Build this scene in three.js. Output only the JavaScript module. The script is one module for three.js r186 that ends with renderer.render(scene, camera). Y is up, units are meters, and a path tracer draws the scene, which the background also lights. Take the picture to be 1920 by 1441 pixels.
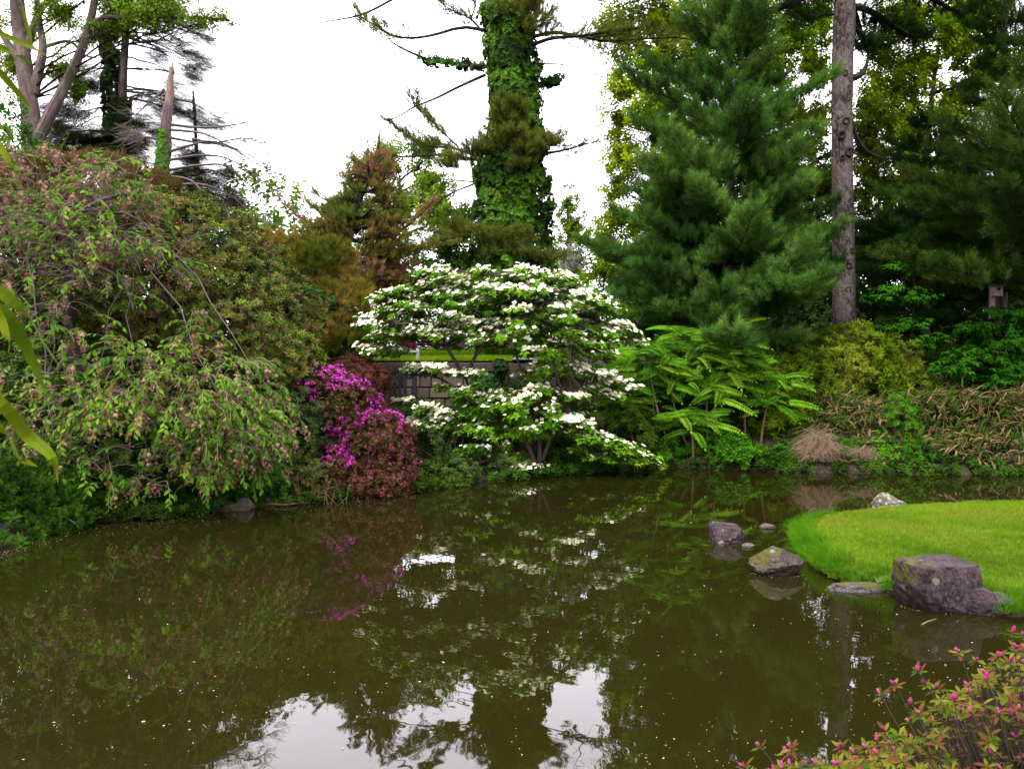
import * as THREE from 'three';
import { ImprovedNoise } from 'three/addons/math/ImprovedNoise.js';
import { mergeVertices } from 'three/addons/utils/BufferGeometryUtils.js';

// ------------------------------------------------------------------ camera, sky, sun, exposure
const V3 = THREE.Vector3, V = (x, y, z) => new V3(x, y, z);
const scene = new THREE.Scene();
const camera = new THREE.PerspectiveCamera(50, 4 / 3, 0.1, 900);
const EYE = V(0, 2.0, 0), PITCH = 0.0197, FPX = 1545;
camera.position.copy(EYE);
camera.lookAt(0, EYE.y - Math.sin(PITCH), -Math.cos(PITCH));
camera.focus = 14;
camera.userData.fStop = 15;
const renderer = new THREE.WebGLRenderer({ antialias: true });
renderer.toneMapping = THREE.LinearToneMapping;
renderer.toneMappingExposure = 5.9;
renderer.shadowMap.enabled = true;
{ // even, bright overcast
  const W = 64, H = 32, d = new Float32Array(W * H * 4);
  for (let y = 0; y < H; y++) for (let x = 0; x < W; x++) {
    const up = Math.sin(((y + 0.5) / H - 0.5) * Math.PI), k = up > 0 ? 0.74 + 0.36 * up : 0.2, o = (y * W + x) * 4;
    d[o] = k; d[o + 1] = k * 0.965; d[o + 2] = k * 1.05; d[o + 3] = 1;
  }
  const t = new THREE.DataTexture(d, W, H, THREE.RGBAFormat, THREE.FloatType);
  t.mapping = THREE.EquirectangularReflectionMapping; t.magFilter = THREE.LinearFilter; t.needsUpdate = true;
  scene.background = t; scene.environment = t;
}
const sun = new THREE.DirectionalLight(new THREE.Color(1, 0.95, 0.84), 1.3);
sun.position.set(-14, 40, 12); sun.target.position.set(0, 0, -14);
sun.castShadow = true; sun.shadow.radius = 30;
Object.assign(sun.shadow.camera, { left: -40, right: 40, top: 40, bottom: -40, near: 1, far: 120 });
sun.shadow.mapSize.set(2048, 2048);
scene.add(sun, sun.target);

// ------------------------------------------------------------------ helpers
let seed = 1;
const reseed = (s) => { seed = s * 7919 + 17; };
const rnd = () => { seed = (seed + 0x6d2b79f5) | 0; let t = Math.imul(seed ^ (seed >>> 15), 1 | seed); t = (t + Math.imul(t ^ (t >>> 7), 61 | t)) ^ t; return ((t ^ (t >>> 14)) >>> 0) / 4294967296; };
const rr = (a, b) => a + (b - a) * rnd(), pick = (a) => a[Math.floor(rnd() * a.length)];
const gauss = () => (rnd() + rnd() + rnd() - 1.5) * 1.15;
const lerp = THREE.MathUtils.lerp, clamp = THREE.MathUtils.clamp, sstep = (a, b, x) => { const t = clamp((x - a) / (b - a), 0, 1); return t * t * (3 - 2 * t); };
const IN = new ImprovedNoise(), n3 = (x, y, z) => IN.noise(x + 31.7, y + 11.3, z + 57.1);
const fbm = (x, y, z) => n3(x, y, z) * 0.6 + n3(x * 2.1, y * 2.1, z * 2.1) * 0.3 + n3(x * 4.3, y * 4.3, z * 4.3) * 0.15;
const lin = (c) => (c /= 255, c <= 0.04045 ? c / 12.92 : Math.pow((c + 0.055) / 1.055, 2.4));
const A = (r, g, b, k = 0.36) => [lin(r) * k, lin(g) * k, lin(b) * k * (g > b && g > r * 0.8 ? 0.6 : 1)];   // a tone read from the photograph to a base colour
const mixc = (a, b, t) => [lerp(a[0], b[0], t), lerp(a[1], b[1], t), lerp(a[2], b[2], t)];
const jit = (c, k = 0.2) => { const m = 1 + (rnd() - 0.5) * 2 * k, h = (rnd() - 0.5) * k * 0.6; return [c[0] * m * (1 + h), c[1] * m, c[2] * m * (1 - h)]; };
function ray(px, py) {
  const u = (px - 960) / FPX, v = (720.5 - py) / FPX;
  return V(u, -Math.sin(PITCH) + v * Math.cos(PITCH), -Math.cos(PITCH) - v * Math.sin(PITCH));
}
const at = (px, py, d) => { const r = ray(px, py); return r.multiplyScalar(d / -r.z).add(EYE); };   // a point d metres out
const onY = (px, py, y = 0) => { const r = ray(px, py); return r.multiplyScalar((y - EYE.y) / r.y).add(EYE); };
const mpp = (d) => d / FPX;
const UP = V(0, 1, 0);
const orient = (dir, roll = 0) => new THREE.Quaternion().setFromUnitVectors(UP, dir.clone().normalize()).multiply(new THREE.Quaternion().setFromAxisAngle(UP, roll));
function frame(dir, nrm) {   // +Y along dir, +Z towards nrm
  const y = dir.clone().normalize(), x = y.clone().cross(nrm).normalize(), z = x.clone().cross(y);
  return new THREE.Quaternion().setFromRotationMatrix(new THREE.Matrix4().makeBasis(x, y, z));
}
const rdir = () => { const z = rr(-1, 1), a = rr(0, Math.PI * 2), s = Math.sqrt(1 - z * z); return V(Math.cos(a) * s, z, Math.sin(a) * s); };

const names = new Map();
function numbered(n) { const k = names.get(n) ?? 0; names.set(n, k + 1); return k ? n + '_' + String(k).padStart(3, '0') : n; }
function tag(o, label, category, group, kind) { o.userData.label = label; o.userData.category = category; if (group) o.userData.group = group; if (kind) o.userData.kind = kind; return o; }
function thing(name, label, category, pos, group) {
  const o = new THREE.Group(); o.name = numbered(name); if (pos) o.position.copy(pos); scene.add(o);
  return tag(o, label, category, group);
}
function addMesh(name, geo, mat, parent) {
  const m = new THREE.Mesh(geo, mat); m.name = parent ? name : numbered(name); m.castShadow = m.receiveShadow = true;
  if (parent) { if (parent.position && parent !== scene) m.position.sub(worldOf(parent)); parent.add(m); } else scene.add(m);
  return m;
}
function worldOf(o) { const v = V(0, 0, 0); for (let p = o; p && p !== scene; p = p.parent) v.add(p.position); return v; }
const M4 = new THREE.Matrix4(), SC = V(1, 1, 1);
function inst(name, geo, mat, list, parent, kind = 'stuff') {
  const m = new THREE.InstancedMesh(geo, mat, list.length), c = new THREE.Color(), off = parent ? worldOf(parent) : V(0, 0, 0);
  list.forEach((e, i) => {
    if (typeof e.s === 'number') SC.set(e.s, e.s, e.s); else SC.copy(e.s);
    m.setMatrixAt(i, M4.compose(e.p.clone().sub(off), e.q, SC));
    m.setColorAt(i, c.setRGB(e.c[0], e.c[1], e.c[2]));
  });
  m.name = parent ? name : numbered(name); m.castShadow = m.receiveShadow = true;
  if (kind) m.userData.kind = kind;
  (parent ?? scene).add(m);
  INST += list.length;
  return m;
}
let INST = 0;
// the pieces that show largest become meshes of their own, the others one part
function singles(name, geo, mats, list, parent, most, restName) {
  const off = worldOf(parent);
  const score = (e) => { const d = e.p.clone().sub(EYE), z = -d.z, inx = Math.abs(d.x / z) < 0.64, iny = Math.abs(d.y / z) < 0.5; return z + (inx && iny ? 0 : 50) + (e.back ?? 0); };
  const s = list.map((e) => [score(e), e]).sort((a, b) => a[0] - b[0]);
  s.slice(0, most).forEach(([, e], i) => {
    const m = new THREE.Mesh(geo, mats[e.k !== undefined ? e.k % mats.length : i % mats.length]); m.name = name; m.castShadow = m.receiveShadow = true;
    m.position.copy(e.p).sub(off); m.quaternion.copy(e.q); if (typeof e.s === 'number') m.scale.setScalar(e.s); else m.scale.copy(e.s);
    parent.add(m);
  });
  const rest = s.slice(most).map((x) => x[1]);
  if (rest.length) inst(restName, geo, mats.inst, rest, parent);
}

class Geo {
  constructor() { this.p = []; this.i = []; this.c = []; this.uv = []; this.col = [1, 1, 1]; }
  v(a, u = 0, w = 0) { this.p.push(a.x, a.y, a.z); this.c.push(...this.col); this.uv.push(u, w); return this.p.length / 3 - 1; }
  tri(a, b, c) { this.i.push(a, b, c); }
  quad(a, b, c, d) { this.i.push(a, b, c, a, c, d); }
  tube(pts, rad, sides = 6, o = {}) {
    const n = pts.length, R = (k) => (typeof rad === 'function' ? rad(k / (n - 1), k) : Array.isArray(rad) ? rad[k] : rad);
    let ref = Math.abs(pts[1].clone().sub(pts[0]).normalize().y) > 0.9 ? V(1, 0, 0) : V(0, 1, 0), len = 0, prev = null;
    for (let k = 0; k < n; k++) {
      const t = pts[Math.min(k + 1, n - 1)].clone().sub(pts[Math.max(k - 1, 0)]).normalize();
      const a = t.clone().cross(ref); if (a.lengthSq() < 1e-6) a.set(1, 0, 0); a.normalize(); const b = a.clone().cross(t).normalize(); ref = b.clone().cross(a).lengthSq() ? b : ref;
      if (k) len += pts[k].distanceTo(pts[k - 1]);
      const row = [];
      for (let s = 0; s <= sides; s++) {
        const an = (s / sides) * Math.PI * 2, q = R(k) * (o.lump ? 1 + o.lump * n3(Math.cos(an) * 1.2 + len * 0.3, len * (o.lf ?? 1.3), Math.sin(an) * 1.2 + (o.ls ?? 0)) : 1);
        const p = pts[k].clone().addScaledVector(a, Math.cos(an) * q).addScaledVector(b, Math.sin(an) * q);
        row.push(this.v(p, (s / sides) * (o.ru ?? 1), len * (o.rv ?? 1)));
      }
      if (prev) for (let s = 0; s < sides; s++) this.quad(prev[s], row[s], row[s + 1], prev[s + 1]);
      prev = row;
    }
    if (o.cap !== false) { const c = this.v(pts[n - 1], 0.5, len); for (let s = 0; s < sides; s++) this.tri(prev[s], c, prev[s + 1]); }
    return this;
  }
  leaf(b, dir, nrm, L, W, fold = 0.12, curl = 0.15) {
    dir = dir.clone().normalize(); const side = dir.clone().cross(nrm).normalize(), n = side.clone().cross(dir);
    const m = b.clone().addScaledVector(dir, L * 0.45).addScaledVector(n, -fold * W);
    const l = b.clone().addScaledVector(dir, L * 0.42).addScaledVector(side, -W / 2), r = b.clone().addScaledVector(dir, L * 0.42).addScaledVector(side, W / 2);
    const t = b.clone().addScaledVector(dir, L).addScaledVector(n, -curl * L);
    const i = [b, m, l, r, t].map((x) => this.v(x));
    this.tri(i[0], i[1], i[2]); this.tri(i[2], i[1], i[4]); this.tri(i[0], i[3], i[1]); this.tri(i[3], i[4], i[1]);
    return this;
  }
  strap(pts, width, nrm, o = {}) {   // a long blade along pts
    let prev; const n = pts.length;
    for (let k = 0; k < n; k++) {
      const t = pts[Math.min(k + 1, n - 1)].clone().sub(pts[Math.max(k - 1, 0)]).normalize(), s = t.clone().cross(nrm).normalize(), nn = s.clone().cross(t);
      const w = width(k / (n - 1)) / 2; if (o.colAt) this.col = o.colAt(k / (n - 1));
      const a = this.v(pts[k].clone().addScaledVector(s, -w)), m = this.v(pts[k].clone().addScaledVector(nn, -w * (o.fold ?? 0.25))), c = this.v(pts[k].clone().addScaledVector(s, w));
      if (prev) { this.quad(prev[0], prev[1], m, a); this.quad(prev[1], prev[2], c, m); }
      prev = [a, m, c];
    }
    return this;
  }
  box(c, sx, sy, sz, q, bev = 0.01, taper = 1) {   // chamfered box
    const hx = sx / 2, hy = sy / 2, hz = sz / 2, b = Math.min(bev, hx * 0.9, hy * 0.9, hz * 0.9), P = (x, y, z) => { const w = V(x, y, z); if (q) w.applyQuaternion(q); return this.v(w.add(c)); };
    const f = (ax, s) => {
      const k = [[1, 2], [2, 0], [0, 1]][ax], h = [hx, hy, hz], o = [];
      for (const [i, j] of [[-1, -1], [1, -1], [1, 1], [-1, 1]]) { const w = [0, 0, 0]; w[ax] = s * h[ax]; w[k[0]] = i * (h[k[0]] - b); w[k[1]] = j * (h[k[1]] - b); o.push(w); }
      return o;
    };
    const T = (w) => { const m = w[1] > 0 ? taper : 1; return P(w[0] * m, w[1], w[2] * m); };
    const faces = {}; for (const ax of [0, 1, 2]) for (const s of [-1, 1]) { const o = f(ax, s).map(T); faces[ax + '' + s] = o; if (s > 0) this.quad(...o); else this.quad(o[3], o[2], o[1], o[0]); }
    // edges
    const E = (a, i, j, bb, k, l, flip) => { const x = faces[a], y = faces[bb]; if (flip) this.quad(x[j], x[i], y[k], y[l]); else this.quad(x[i], x[j], y[l], y[k]); };
    for (const [s1, s2] of [[1, 1], [1, -1], [-1, 1], [-1, -1]]) {
      // corner index in face by signs (i,j): (-,-)0 (+,-)1 (+,+)2 (-,+)3
      const ix = (i, j) => (i < 0 ? (j < 0 ? 0 : 3) : j < 0 ? 1 : 2);
      E('0' + s1, ix(s2, -1), ix(s2, 1), '1' + s2, ix(-1, s1), ix(1, s1), s1 * s2 < 0);
      E('1' + s1, ix(s2, -1), ix(s2, 1), '2' + s2, ix(-1, s1), ix(1, s1), s1 * s2 < 0);
      E('2' + s1, ix(s2, -1), ix(s2, 1), '0' + s2, ix(-1, s1), ix(1, s1), s1 * s2 < 0);
    }
    for (const x of [-1, 1]) for (const y of [-1, 1]) for (const z of [-1, 1]) {
      const ix = (i, j) => (i < 0 ? (j < 0 ? 0 : 3) : j < 0 ? 1 : 2), a = faces['0' + x][ix(y, z)], bq = faces['1' + y][ix(z, x)], cq = faces['2' + z][ix(x, y)];
      if (x * y * z > 0) this.tri(a, bq, cq); else this.tri(a, cq, bq);
    }
    return this;
  }
  build(smooth = false) {
    const g = new THREE.BufferGeometry();
    g.setAttribute('position', new THREE.Float32BufferAttribute(this.p, 3));
    g.setAttribute('color', new THREE.Float32BufferAttribute(this.c, 3));
    g.setAttribute('uv', new THREE.Float32BufferAttribute(this.uv, 2));
    g.setIndex(this.i);
    if (smooth) g.computeVertexNormals();
    return g;
  }
}
const spline = (pts, n) => new THREE.CatmullRomCurve3(pts, false, 'centripetal').getPoints(n);

// ------------------------------------------------------------------ textures
const hsh = (x, y, s) => { let h = Math.imul(x, 374761393) ^ Math.imul(y, 668265263) ^ Math.imul(s, 2147483647 - 5); h = Math.imul(h ^ (h >>> 13), 1274126177); return ((h ^ (h >>> 16)) >>> 0) / 4294967296; };
function tn(u, v, px, py, s = 1) {   // noise that tiles, u and v in 0..1, px by py cells
  const x = u * px, y = v * py, i = Math.floor(x), j = Math.floor(y), a = x - i, b = y - j, sa = a * a * (3 - 2 * a), sb = b * b * (3 - 2 * b), w = (m, p) => ((m % p) + p) % p;
  const g = (di, dj) => hsh(w(i + di, px), w(j + dj, py), s);
  return lerp(lerp(g(0, 0), g(1, 0), sa), lerp(g(0, 1), g(1, 1), sa), sb);
}
const tf = (u, v, px, py, s, o = 4) => { let r = 0, a = 0.5, t = 0; for (let k = 0; k < o; k++) { r += a * tn(u, v, px << k, py << k, s + k); t += a; a *= 0.55; } return r / t; };
function tex(W, H, fn, srgb = false) {
  const d = new Uint8Array(W * H * 4);
  for (let y = 0; y < H; y++) for (let x = 0; x < W; x++) { const c = fn((x + 0.5) / W, (y + 0.5) / H), o = (y * W + x) * 4; for (let k = 0; k < 3; k++) d[o + k] = clamp(Math.round((srgb ? Math.pow(Math.max(c[k], 0), 1 / 2.2) : c[k]) * 255), 0, 255); d[o + 3] = 255; }
  const t = new THREE.DataTexture(d, W, H); t.wrapS = t.wrapT = THREE.RepeatWrapping; t.magFilter = THREE.LinearFilter; if (srgb) t.colorSpace = THREE.SRGBColorSpace; t.needsUpdate = true;
  return t;
}
const grey = (f) => (u, v) => { const h = f(u, v); return [h, h, h]; };
const barkH = (u, v) => { const w = u + 0.05 * (tf(u, v, 3, 6, 5) - 0.5), r = Math.abs(tf(w, v, 10, 5, 9, 3) - 0.5) * 4, p = tf(w, v, 22, 14, 3, 3); return clamp(0.15 + Math.min(r, 1) * 0.6 + p * 0.35, 0, 1); };
const barkBump = tex(256, 512, grey(barkH));
const barkCol = tex(256, 512, (u, v) => { const h = barkH(u, v), l = sstep(0.56, 0.68, tf(u, v, 6, 9, 41)), m = sstep(0.58, 0.7, tf(u, v, 3, 4, 71)); let c = mixc([0.035, 0.026, 0.026], [0.17, 0.13, 0.135], h); c = mixc(c, [0.2, 0.19, 0.17], l * 0.5); return mixc(c, [0.06, 0.07, 0.02], m * 0.6); }, true);
const flakeH = (u, v) => { const w = u + 0.03 * (tf(u, v, 6, 8, 5) - 0.5), a = tn(w, v, 26, 30, 9), b = tn(w, v, 48, 60, 13), r = Math.abs(tf(w, v, 16, 14, 29, 3) - 0.5) * 3.4; return clamp(a * 0.35 + b * 0.35 + Math.min(r, 1) * 0.4, 0, 1); };
const flakeBump = tex(512, 512, grey(flakeH));
const flakeCol = tex(512, 512, (u, v) => { const h = flakeH(u, v), l = sstep(0.5, 0.68, tf(u, v, 5, 7, 41)), m = sstep(0.55, 0.68, tf(u, v, 3, 4, 71)); let c = mixc([0.012, 0.008, 0.0075], [0.068, 0.046, 0.046], sstep(0.28, 0.8, h)); c = mixc(c, [0.1, 0.088, 0.084], l * 0.4); return mixc(c, [0.045, 0.04, 0.012], m * 0.6); }, true);
const soilCol = tex(512, 512, (u, v) => { const a = tf(u, v, 8, 8, 3, 5), b = tn(u, v, 90, 90, 8), c = tf(u, v, 40, 40, 15, 3); let k = mixc([0.006, 0.005, 0.003], [0.02, 0.015, 0.009], a); if (b > 0.72) k = mixc(k, [0.06, 0.04, 0.022], c); return k; }, true);
const soilBump = tex(512, 512, grey((u, v) => tf(u, v, 24, 24, 4, 5)));
const lawnCol = tex(512, 512, (u, v) => { const a = tf(u, v, 5, 5, 33, 4), b = tn(u, v, 128, 128, 2); return mixc([0.022, 0.05, 0.004], [0.055, 0.115, 0.008], clamp(a * 0.7 + b * 0.4, 0, 1)).map((x) => x * 0.6); }, true);
const stoneBump = tex(256, 256, grey((u, v) => tf(u, v, 12, 12, 6, 5)));
const stoneCol = tex(256, 256, (u, v) => { const a = tf(u, v, 5, 5, 61, 5), b = sstep(0.6, 0.75, tf(u, v, 9, 9, 19, 3)); return mixc(mixc([0.5, 0.5, 0.5], [1, 1, 1], a), [1.2, 1.15, 1.0], b * 0.5).map((x) => x * 0.82); }, true);
const woodBump = tex(128, 256, grey((u, v) => tf(u, v, 24, 3, 6, 4)));
const rip = (u, v) => {   // small crossing wavelets, crests mostly across the view
  let h = 0; const P = Math.PI * 2;
  for (let k = 0; k < 26; k++) { const fy = 5 + Math.floor(hsh(k, 1, 3) * 26), fx = Math.round((hsh(k, 2, 3) - 0.5) * fy * 2.2), ph = hsh(k, 3, 3) * P; h += Math.sin(P * (fx * u + fy * v) + ph) / (fy * 0.55); }
  return h * 0.42;
};
const waterBump = tex(1024, 1024, grey((u, v) => 0.5 + 0.42 * rip(u, v) * (0.4 + 0.9 * tf(u, v, 3, 3, 12, 2)) + 0.05 * (tf(u, v, 10, 16, 77, 3) - 0.5)));
const S = (o) => new THREE.MeshPhysicalMaterial({ specularIntensity: 0.25, ...o }), Pm = (o) => new THREE.MeshPhysicalMaterial(o);
const rep = (t, x, y) => { const c = t.clone(); c.repeat.set(x, y); c.needsUpdate = true; return c; };
const M = {
  leaf: Pm({ color: 0xffffff, vertexColors: true, roughness: 1, specularIntensity: 0.08, transmission: 0.25, thickness: 0, side: THREE.DoubleSide, name: 'leaf' }),
  gloss: Pm({ color: 0xffffff, vertexColors: true, roughness: 1, specularIntensity: 0.2, transmission: 0.12, thickness: 0, clearcoat: 0.06, clearcoatRoughness: 0.4, side: THREE.DoubleSide, name: 'glossy leaf' }),
  needle: Pm({ color: 0xffffff, vertexColors: true, roughness: 1, specularIntensity: 0.08, transmission: 0.3, thickness: 0, side: THREE.DoubleSide, name: 'needle' }),
  petal: Pm({ color: 0xffffff, vertexColors: true, roughness: 1, specularIntensity: 0.2, transmission: 0.3, thickness: 0, side: THREE.DoubleSide, name: 'petal' }),
  bark: S({ map: rep(barkCol, 1, 0.5), bumpMap: rep(barkBump, 1, 0.5), bumpScale: 0.03, color: new THREE.Color(0.46, 0.41, 0.42), roughness: 0.95, name: 'bark' }),
  flake: S({ map: rep(flakeCol, 1, 0.62), bumpMap: rep(flakeBump, 1, 0.62), bumpScale: 0.03, roughness: 0.95, name: 'flaky pine bark' }),
  darkBark: S({ map: rep(barkCol, 1, 1), bumpMap: rep(barkBump, 1, 1), bumpScale: 0.012, color: new THREE.Color(0.16, 0.13, 0.12), roughness: 0.95, name: 'dark bark' }),
  greyBark: S({ map: rep(barkCol, 1, 0.7), bumpMap: rep(barkBump, 1, 0.7), bumpScale: 0.015, color: new THREE.Color(0.55, 0.48, 0.47), roughness: 0.95, name: 'grey bark' }),
  twig: S({ color: new THREE.Color(0.04, 0.03, 0.026), roughness: 0.9, name: 'twig' }),
  greyTwig: S({ color: new THREE.Color(0.065, 0.053, 0.048), roughness: 0.9, name: 'grey twig' }),
  pinkTwig: S({ color: new THREE.Color(0.1, 0.066, 0.06), roughness: 0.9, name: 'pinkish twig' }),
  tanTwig: S({ color: new THREE.Color(0.085, 0.05, 0.024), roughness: 0.9, name: 'tan stem' }),
};
const leafMats = (cols, base = M.leaf) => { const a = cols.map((c) => { const m = base.clone(); m.color.setRGB(...c); return m; }); a.inst = base; return a; };

// ------------------------------------------------------------------ leaf and flower shapes
function broad({ n = 10, L = 0.08, W = 0.04, stem = 0.14, lift = 0.5, s = 1, fold = 0.15, curl = 0.2, vary = 0.3, tip = true }) {
  reseed(s + 100); const g = new Geo();
  for (let i = 0; i < n; i++) {
    const t = tip ? 0.25 + 0.75 * Math.sqrt((i + 1) / n) : (i + 1) / n, az = i * 2.4 + rr(-0.4, 0.4), k = 1 - rr(0, vary), l = rr(0.75, 1.15);
    const rad = V(Math.cos(az), 0, Math.sin(az)), dir = rad.clone().multiplyScalar(1).addScaledVector(UP, lift * (0.4 + t) + rr(-0.35, 0.25)), nr = UP.clone().addScaledVector(rad, -0.3).add(rdir().multiplyScalar(0.35));
    g.col = [k * rr(0.85, 1.1), k, k * rr(0.7, 1.1)];
    g.leaf(V(0, stem * t - stem * 0.5, 0).addScaledVector(rad, 0.01), dir, nr, L * l, W * l, fold, curl);
  }
  return g.build();
}
function droop({ n = 8, L = 0.1, W = 0.045, stem = 0.2, s = 1 }) {   // leaves hanging off a twig that runs along +Y
  reseed(s + 300); const g = new Geo();
  for (let i = 0; i < n; i++) {
    const t = (i + 0.5) / n, sd = i % 2 ? 1 : -1, k = 1 - rr(0, 0.35), l = rr(0.7, 1.15);
    const dir = V(sd * rr(0.5, 1), rr(0.4, 0.9), rr(-0.5, 0.5)); g.col = [k * rr(0.85, 1.15), k, k];
    g.leaf(V(0, stem * (t - 0.5), 0), dir, V(rr(-0.4, 0.4), 0.2, 1).normalize(), L * l, W * l, 0.18, 0.3);
  }
  return g.build();
}
function tuft({ n = 44, L = 0.125, w = 0.0075, stem = 0.2, s = 1, spread = 0.75 }) {
  reseed(s + 500); const g = new Geo();
  for (let i = 0; i < n; i++) {
    const t = rnd(), az = i * 2.4, dir = V(Math.cos(az) * spread, rr(0.5, 1.1), Math.sin(az) * spread).normalize(), b = V(0, stem * (t - 0.45), 0), k = rr(0.65, 1.15);
    const sd = dir.clone().cross(rdir()).normalize().multiplyScalar(w / 2), m = b.clone().addScaledVector(dir, L * rr(0.75, 1.1)); g.col = [k, k, k * rr(0.85, 1.1)];
    const q = [b.clone().sub(sd), b.clone().add(sd), m].map((x) => g.v(x)); g.tri(...q);
  }
  return g.build();
}
function flatSpray({ n = 7, L = 0.3, s = 1, nl = 0.028, nw = 0.007 }) {   // hemlock-like spray in the XY plane, facing +Z
  reseed(s + 700); const g = new Geo();
  const twig = (b, dir, len) => {
    const m = Math.ceil(len / 0.016);
    for (let i = 0; i < m; i++) { const p = b.clone().addScaledVector(dir, (len * i) / m), sd = i % 2 ? 1 : -1, a = V(-dir.y, dir.x, 0).multiplyScalar(sd).addScaledVector(dir, 0.6).add(V(0, 0, rr(-0.25, 0.25))).normalize(), w = dir.clone().multiplyScalar(nw / 2), k = rr(0.7, 1.1); g.col = [k, k, k]; const q = [p.clone().sub(w), p.clone().add(w), p.clone().addScaledVector(a, nl * rr(0.8, 1.2))].map((x) => g.v(x)); g.tri(...q); }
  };
  twig(V(0, -L / 2, 0), V(0, 1, 0), L);
  for (let i = 0; i < n; i++) { const t = i / n, sd = i % 2 ? 1 : -1; twig(V(0, -L / 2 + L * t * 0.85, 0), V(sd * 0.8, 0.7, rr(-0.2, 0.1)).normalize(), L * 0.55 * (1 - t * 0.7)); }
  return g.build();
}
function fiveFlower(r, cup, g, c, ax) {   // open azalea flower at c facing ax
  const q = orient(ax, rnd() * 6);
  for (let i = 0; i < 5; i++) { const a = (i / 5) * Math.PI * 2, rad = V(Math.cos(a), cup, Math.sin(a)).applyQuaternion(q), k = rr(0.75, 1.1); g.col = [k, k * rr(0.8, 1), k]; g.leaf(c, rad, ax.clone(), r, r * 0.72, 0.1, 0.12); }
}
function azaleaCluster({ n = 4, r = 0.028, s = 1, spread = 0.05 }) { reseed(s + 900); const g = new Geo(); for (let i = 0; i < n; i++) { const d = rdir(); d.y = Math.abs(d.y) + 0.3; d.normalize(); fiveFlower(r * rr(0.8, 1.15), 0.5, g, d.clone().multiplyScalar(spread * rr(0.5, 1)), d); } return g.build(); }
function dogwoodFlower(s, r = 0.043) {
  reseed(s + 1100); const g = new Geo();
  for (let i = 0; i < 4; i++) { const a = (i / 4) * Math.PI * 2 + rr(-0.1, 0.1), k = rr(0.9, 1); g.col = [k, k * 0.985, k * rr(0.88, 0.95)]; g.leaf(V(0, 0, 0), V(Math.cos(a), rr(0.05, 0.3), Math.sin(a)), UP, r * rr(0.9, 1.1), r * 0.95, 0.1, 0.05); }
  g.col = [0.45, 0.5, 0.12]; g.box(V(0, 0.006, 0), 0.011, 0.008, 0.011, null, 0.003);
  return g.build();
}
function blossomBunch(s, n = 9, r = 0.02) { reseed(s + 1300); const g = new Geo(); for (let i = 0; i < n; i++) { const c = V(rr(-0.04, 0.04), -rr(0, 0.11), rr(-0.04, 0.04)), d = rdir(); d.y = d.y * 0.5 - 0.3; d.normalize(); fiveFlower(r * rr(0.7, 1.2), 0.35, g, c, d); } return g.build(); }
function frondGeo(s, { L = 0.8, pairs = 9, l = 0.14, w = 0.055, droopy = 0.35 }) {   // pinnate leaf along +Y, upper side +Z
  reseed(s + 1500); const g = new Geo(), P = (t) => V(0, L * t, -droopy * L * t * t + 0.06 * L * t);
  g.col = [0.9, 0.75, 0.5]; g.tube([0, 0.33, 0.66, 1].map(P), (t) => 0.006 * (1 - t * 0.7), 4);
  for (let i = 0; i <= pairs; i++) {
    const t = 0.22 + 0.78 * (i / pairs), k = l * (i < pairs ? Math.sin(Math.PI * (0.2 + 0.62 * t)) : 0.8) * rr(0.9, 1.1), b = P(Math.min(t, 1)), sl = -droopy * 2 * t;
    for (const sd of i < pairs ? [-1, 1] : [0]) { const c = rr(0.78, 1.08); g.col = [c * rr(0.9, 1.1), c, c]; g.leaf(b, V(sd, sd ? 0.42 : 1, sd ? -0.22 + sl * 0.2 : sl).normalize(), V(sd * 0.12, -sl * 0.4, 1).normalize(), k, w * (k / l + 0.25) * 0.9, 0.16, 0.16); }
  }
  return g.build();
}
const G = {
  broadS: broad({ n: 12, L: 0.05, W: 0.024, stem: 0.1, s: 1 }), broadM: broad({ n: 11, L: 0.085, W: 0.042, stem: 0.15, s: 2 }), broadL: broad({ n: 10, L: 0.13, W: 0.065, stem: 0.24, s: 3 }),
  lance: broad({ n: 11, L: 0.115, W: 0.034, stem: 0.1, s: 4, lift: 0.9, curl: 0.25 }), tiny: broad({ n: 16, L: 0.026, W: 0.013, stem: 0.07, s: 5 }), far: broad({ n: 15, L: 0.12, W: 0.07, stem: 0.45, s: 6, lift: 0.2, tip: false }),
  ivy: broad({ n: 10, L: 0.085, W: 0.085, stem: 0.06, s: 7, lift: 0.1, curl: 0.25 }), droop: droop({ s: 1 }), tuft: tuft({ s: 1 }), tuftS: tuft({ n: 30, L: 0.055, w: 0.008, stem: 0.14, s: 2 }), tuftSoft: tuft({ n: 34, L: 0.13, w: 0.0075, stem: 0.14, s: 3, spread: 0.55 }),
  spray: flatSpray({ s: 1 }), sprayBig: flatSpray({ s: 2, L: 0.55, n: 9, nl: 0.045, nw: 0.012 }), azalea: azaleaCluster({ s: 1 }), bunch: blossomBunch(1), yew: tuft({ n: 40, L: 0.035, w: 0.008, stem: 0.08, s: 4, spread: 1 }),
  thread: tuft({ n: 30, L: 0.12, w: 0.006, stem: 0.06, s: 5, spread: 0.35 }),
};
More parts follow.
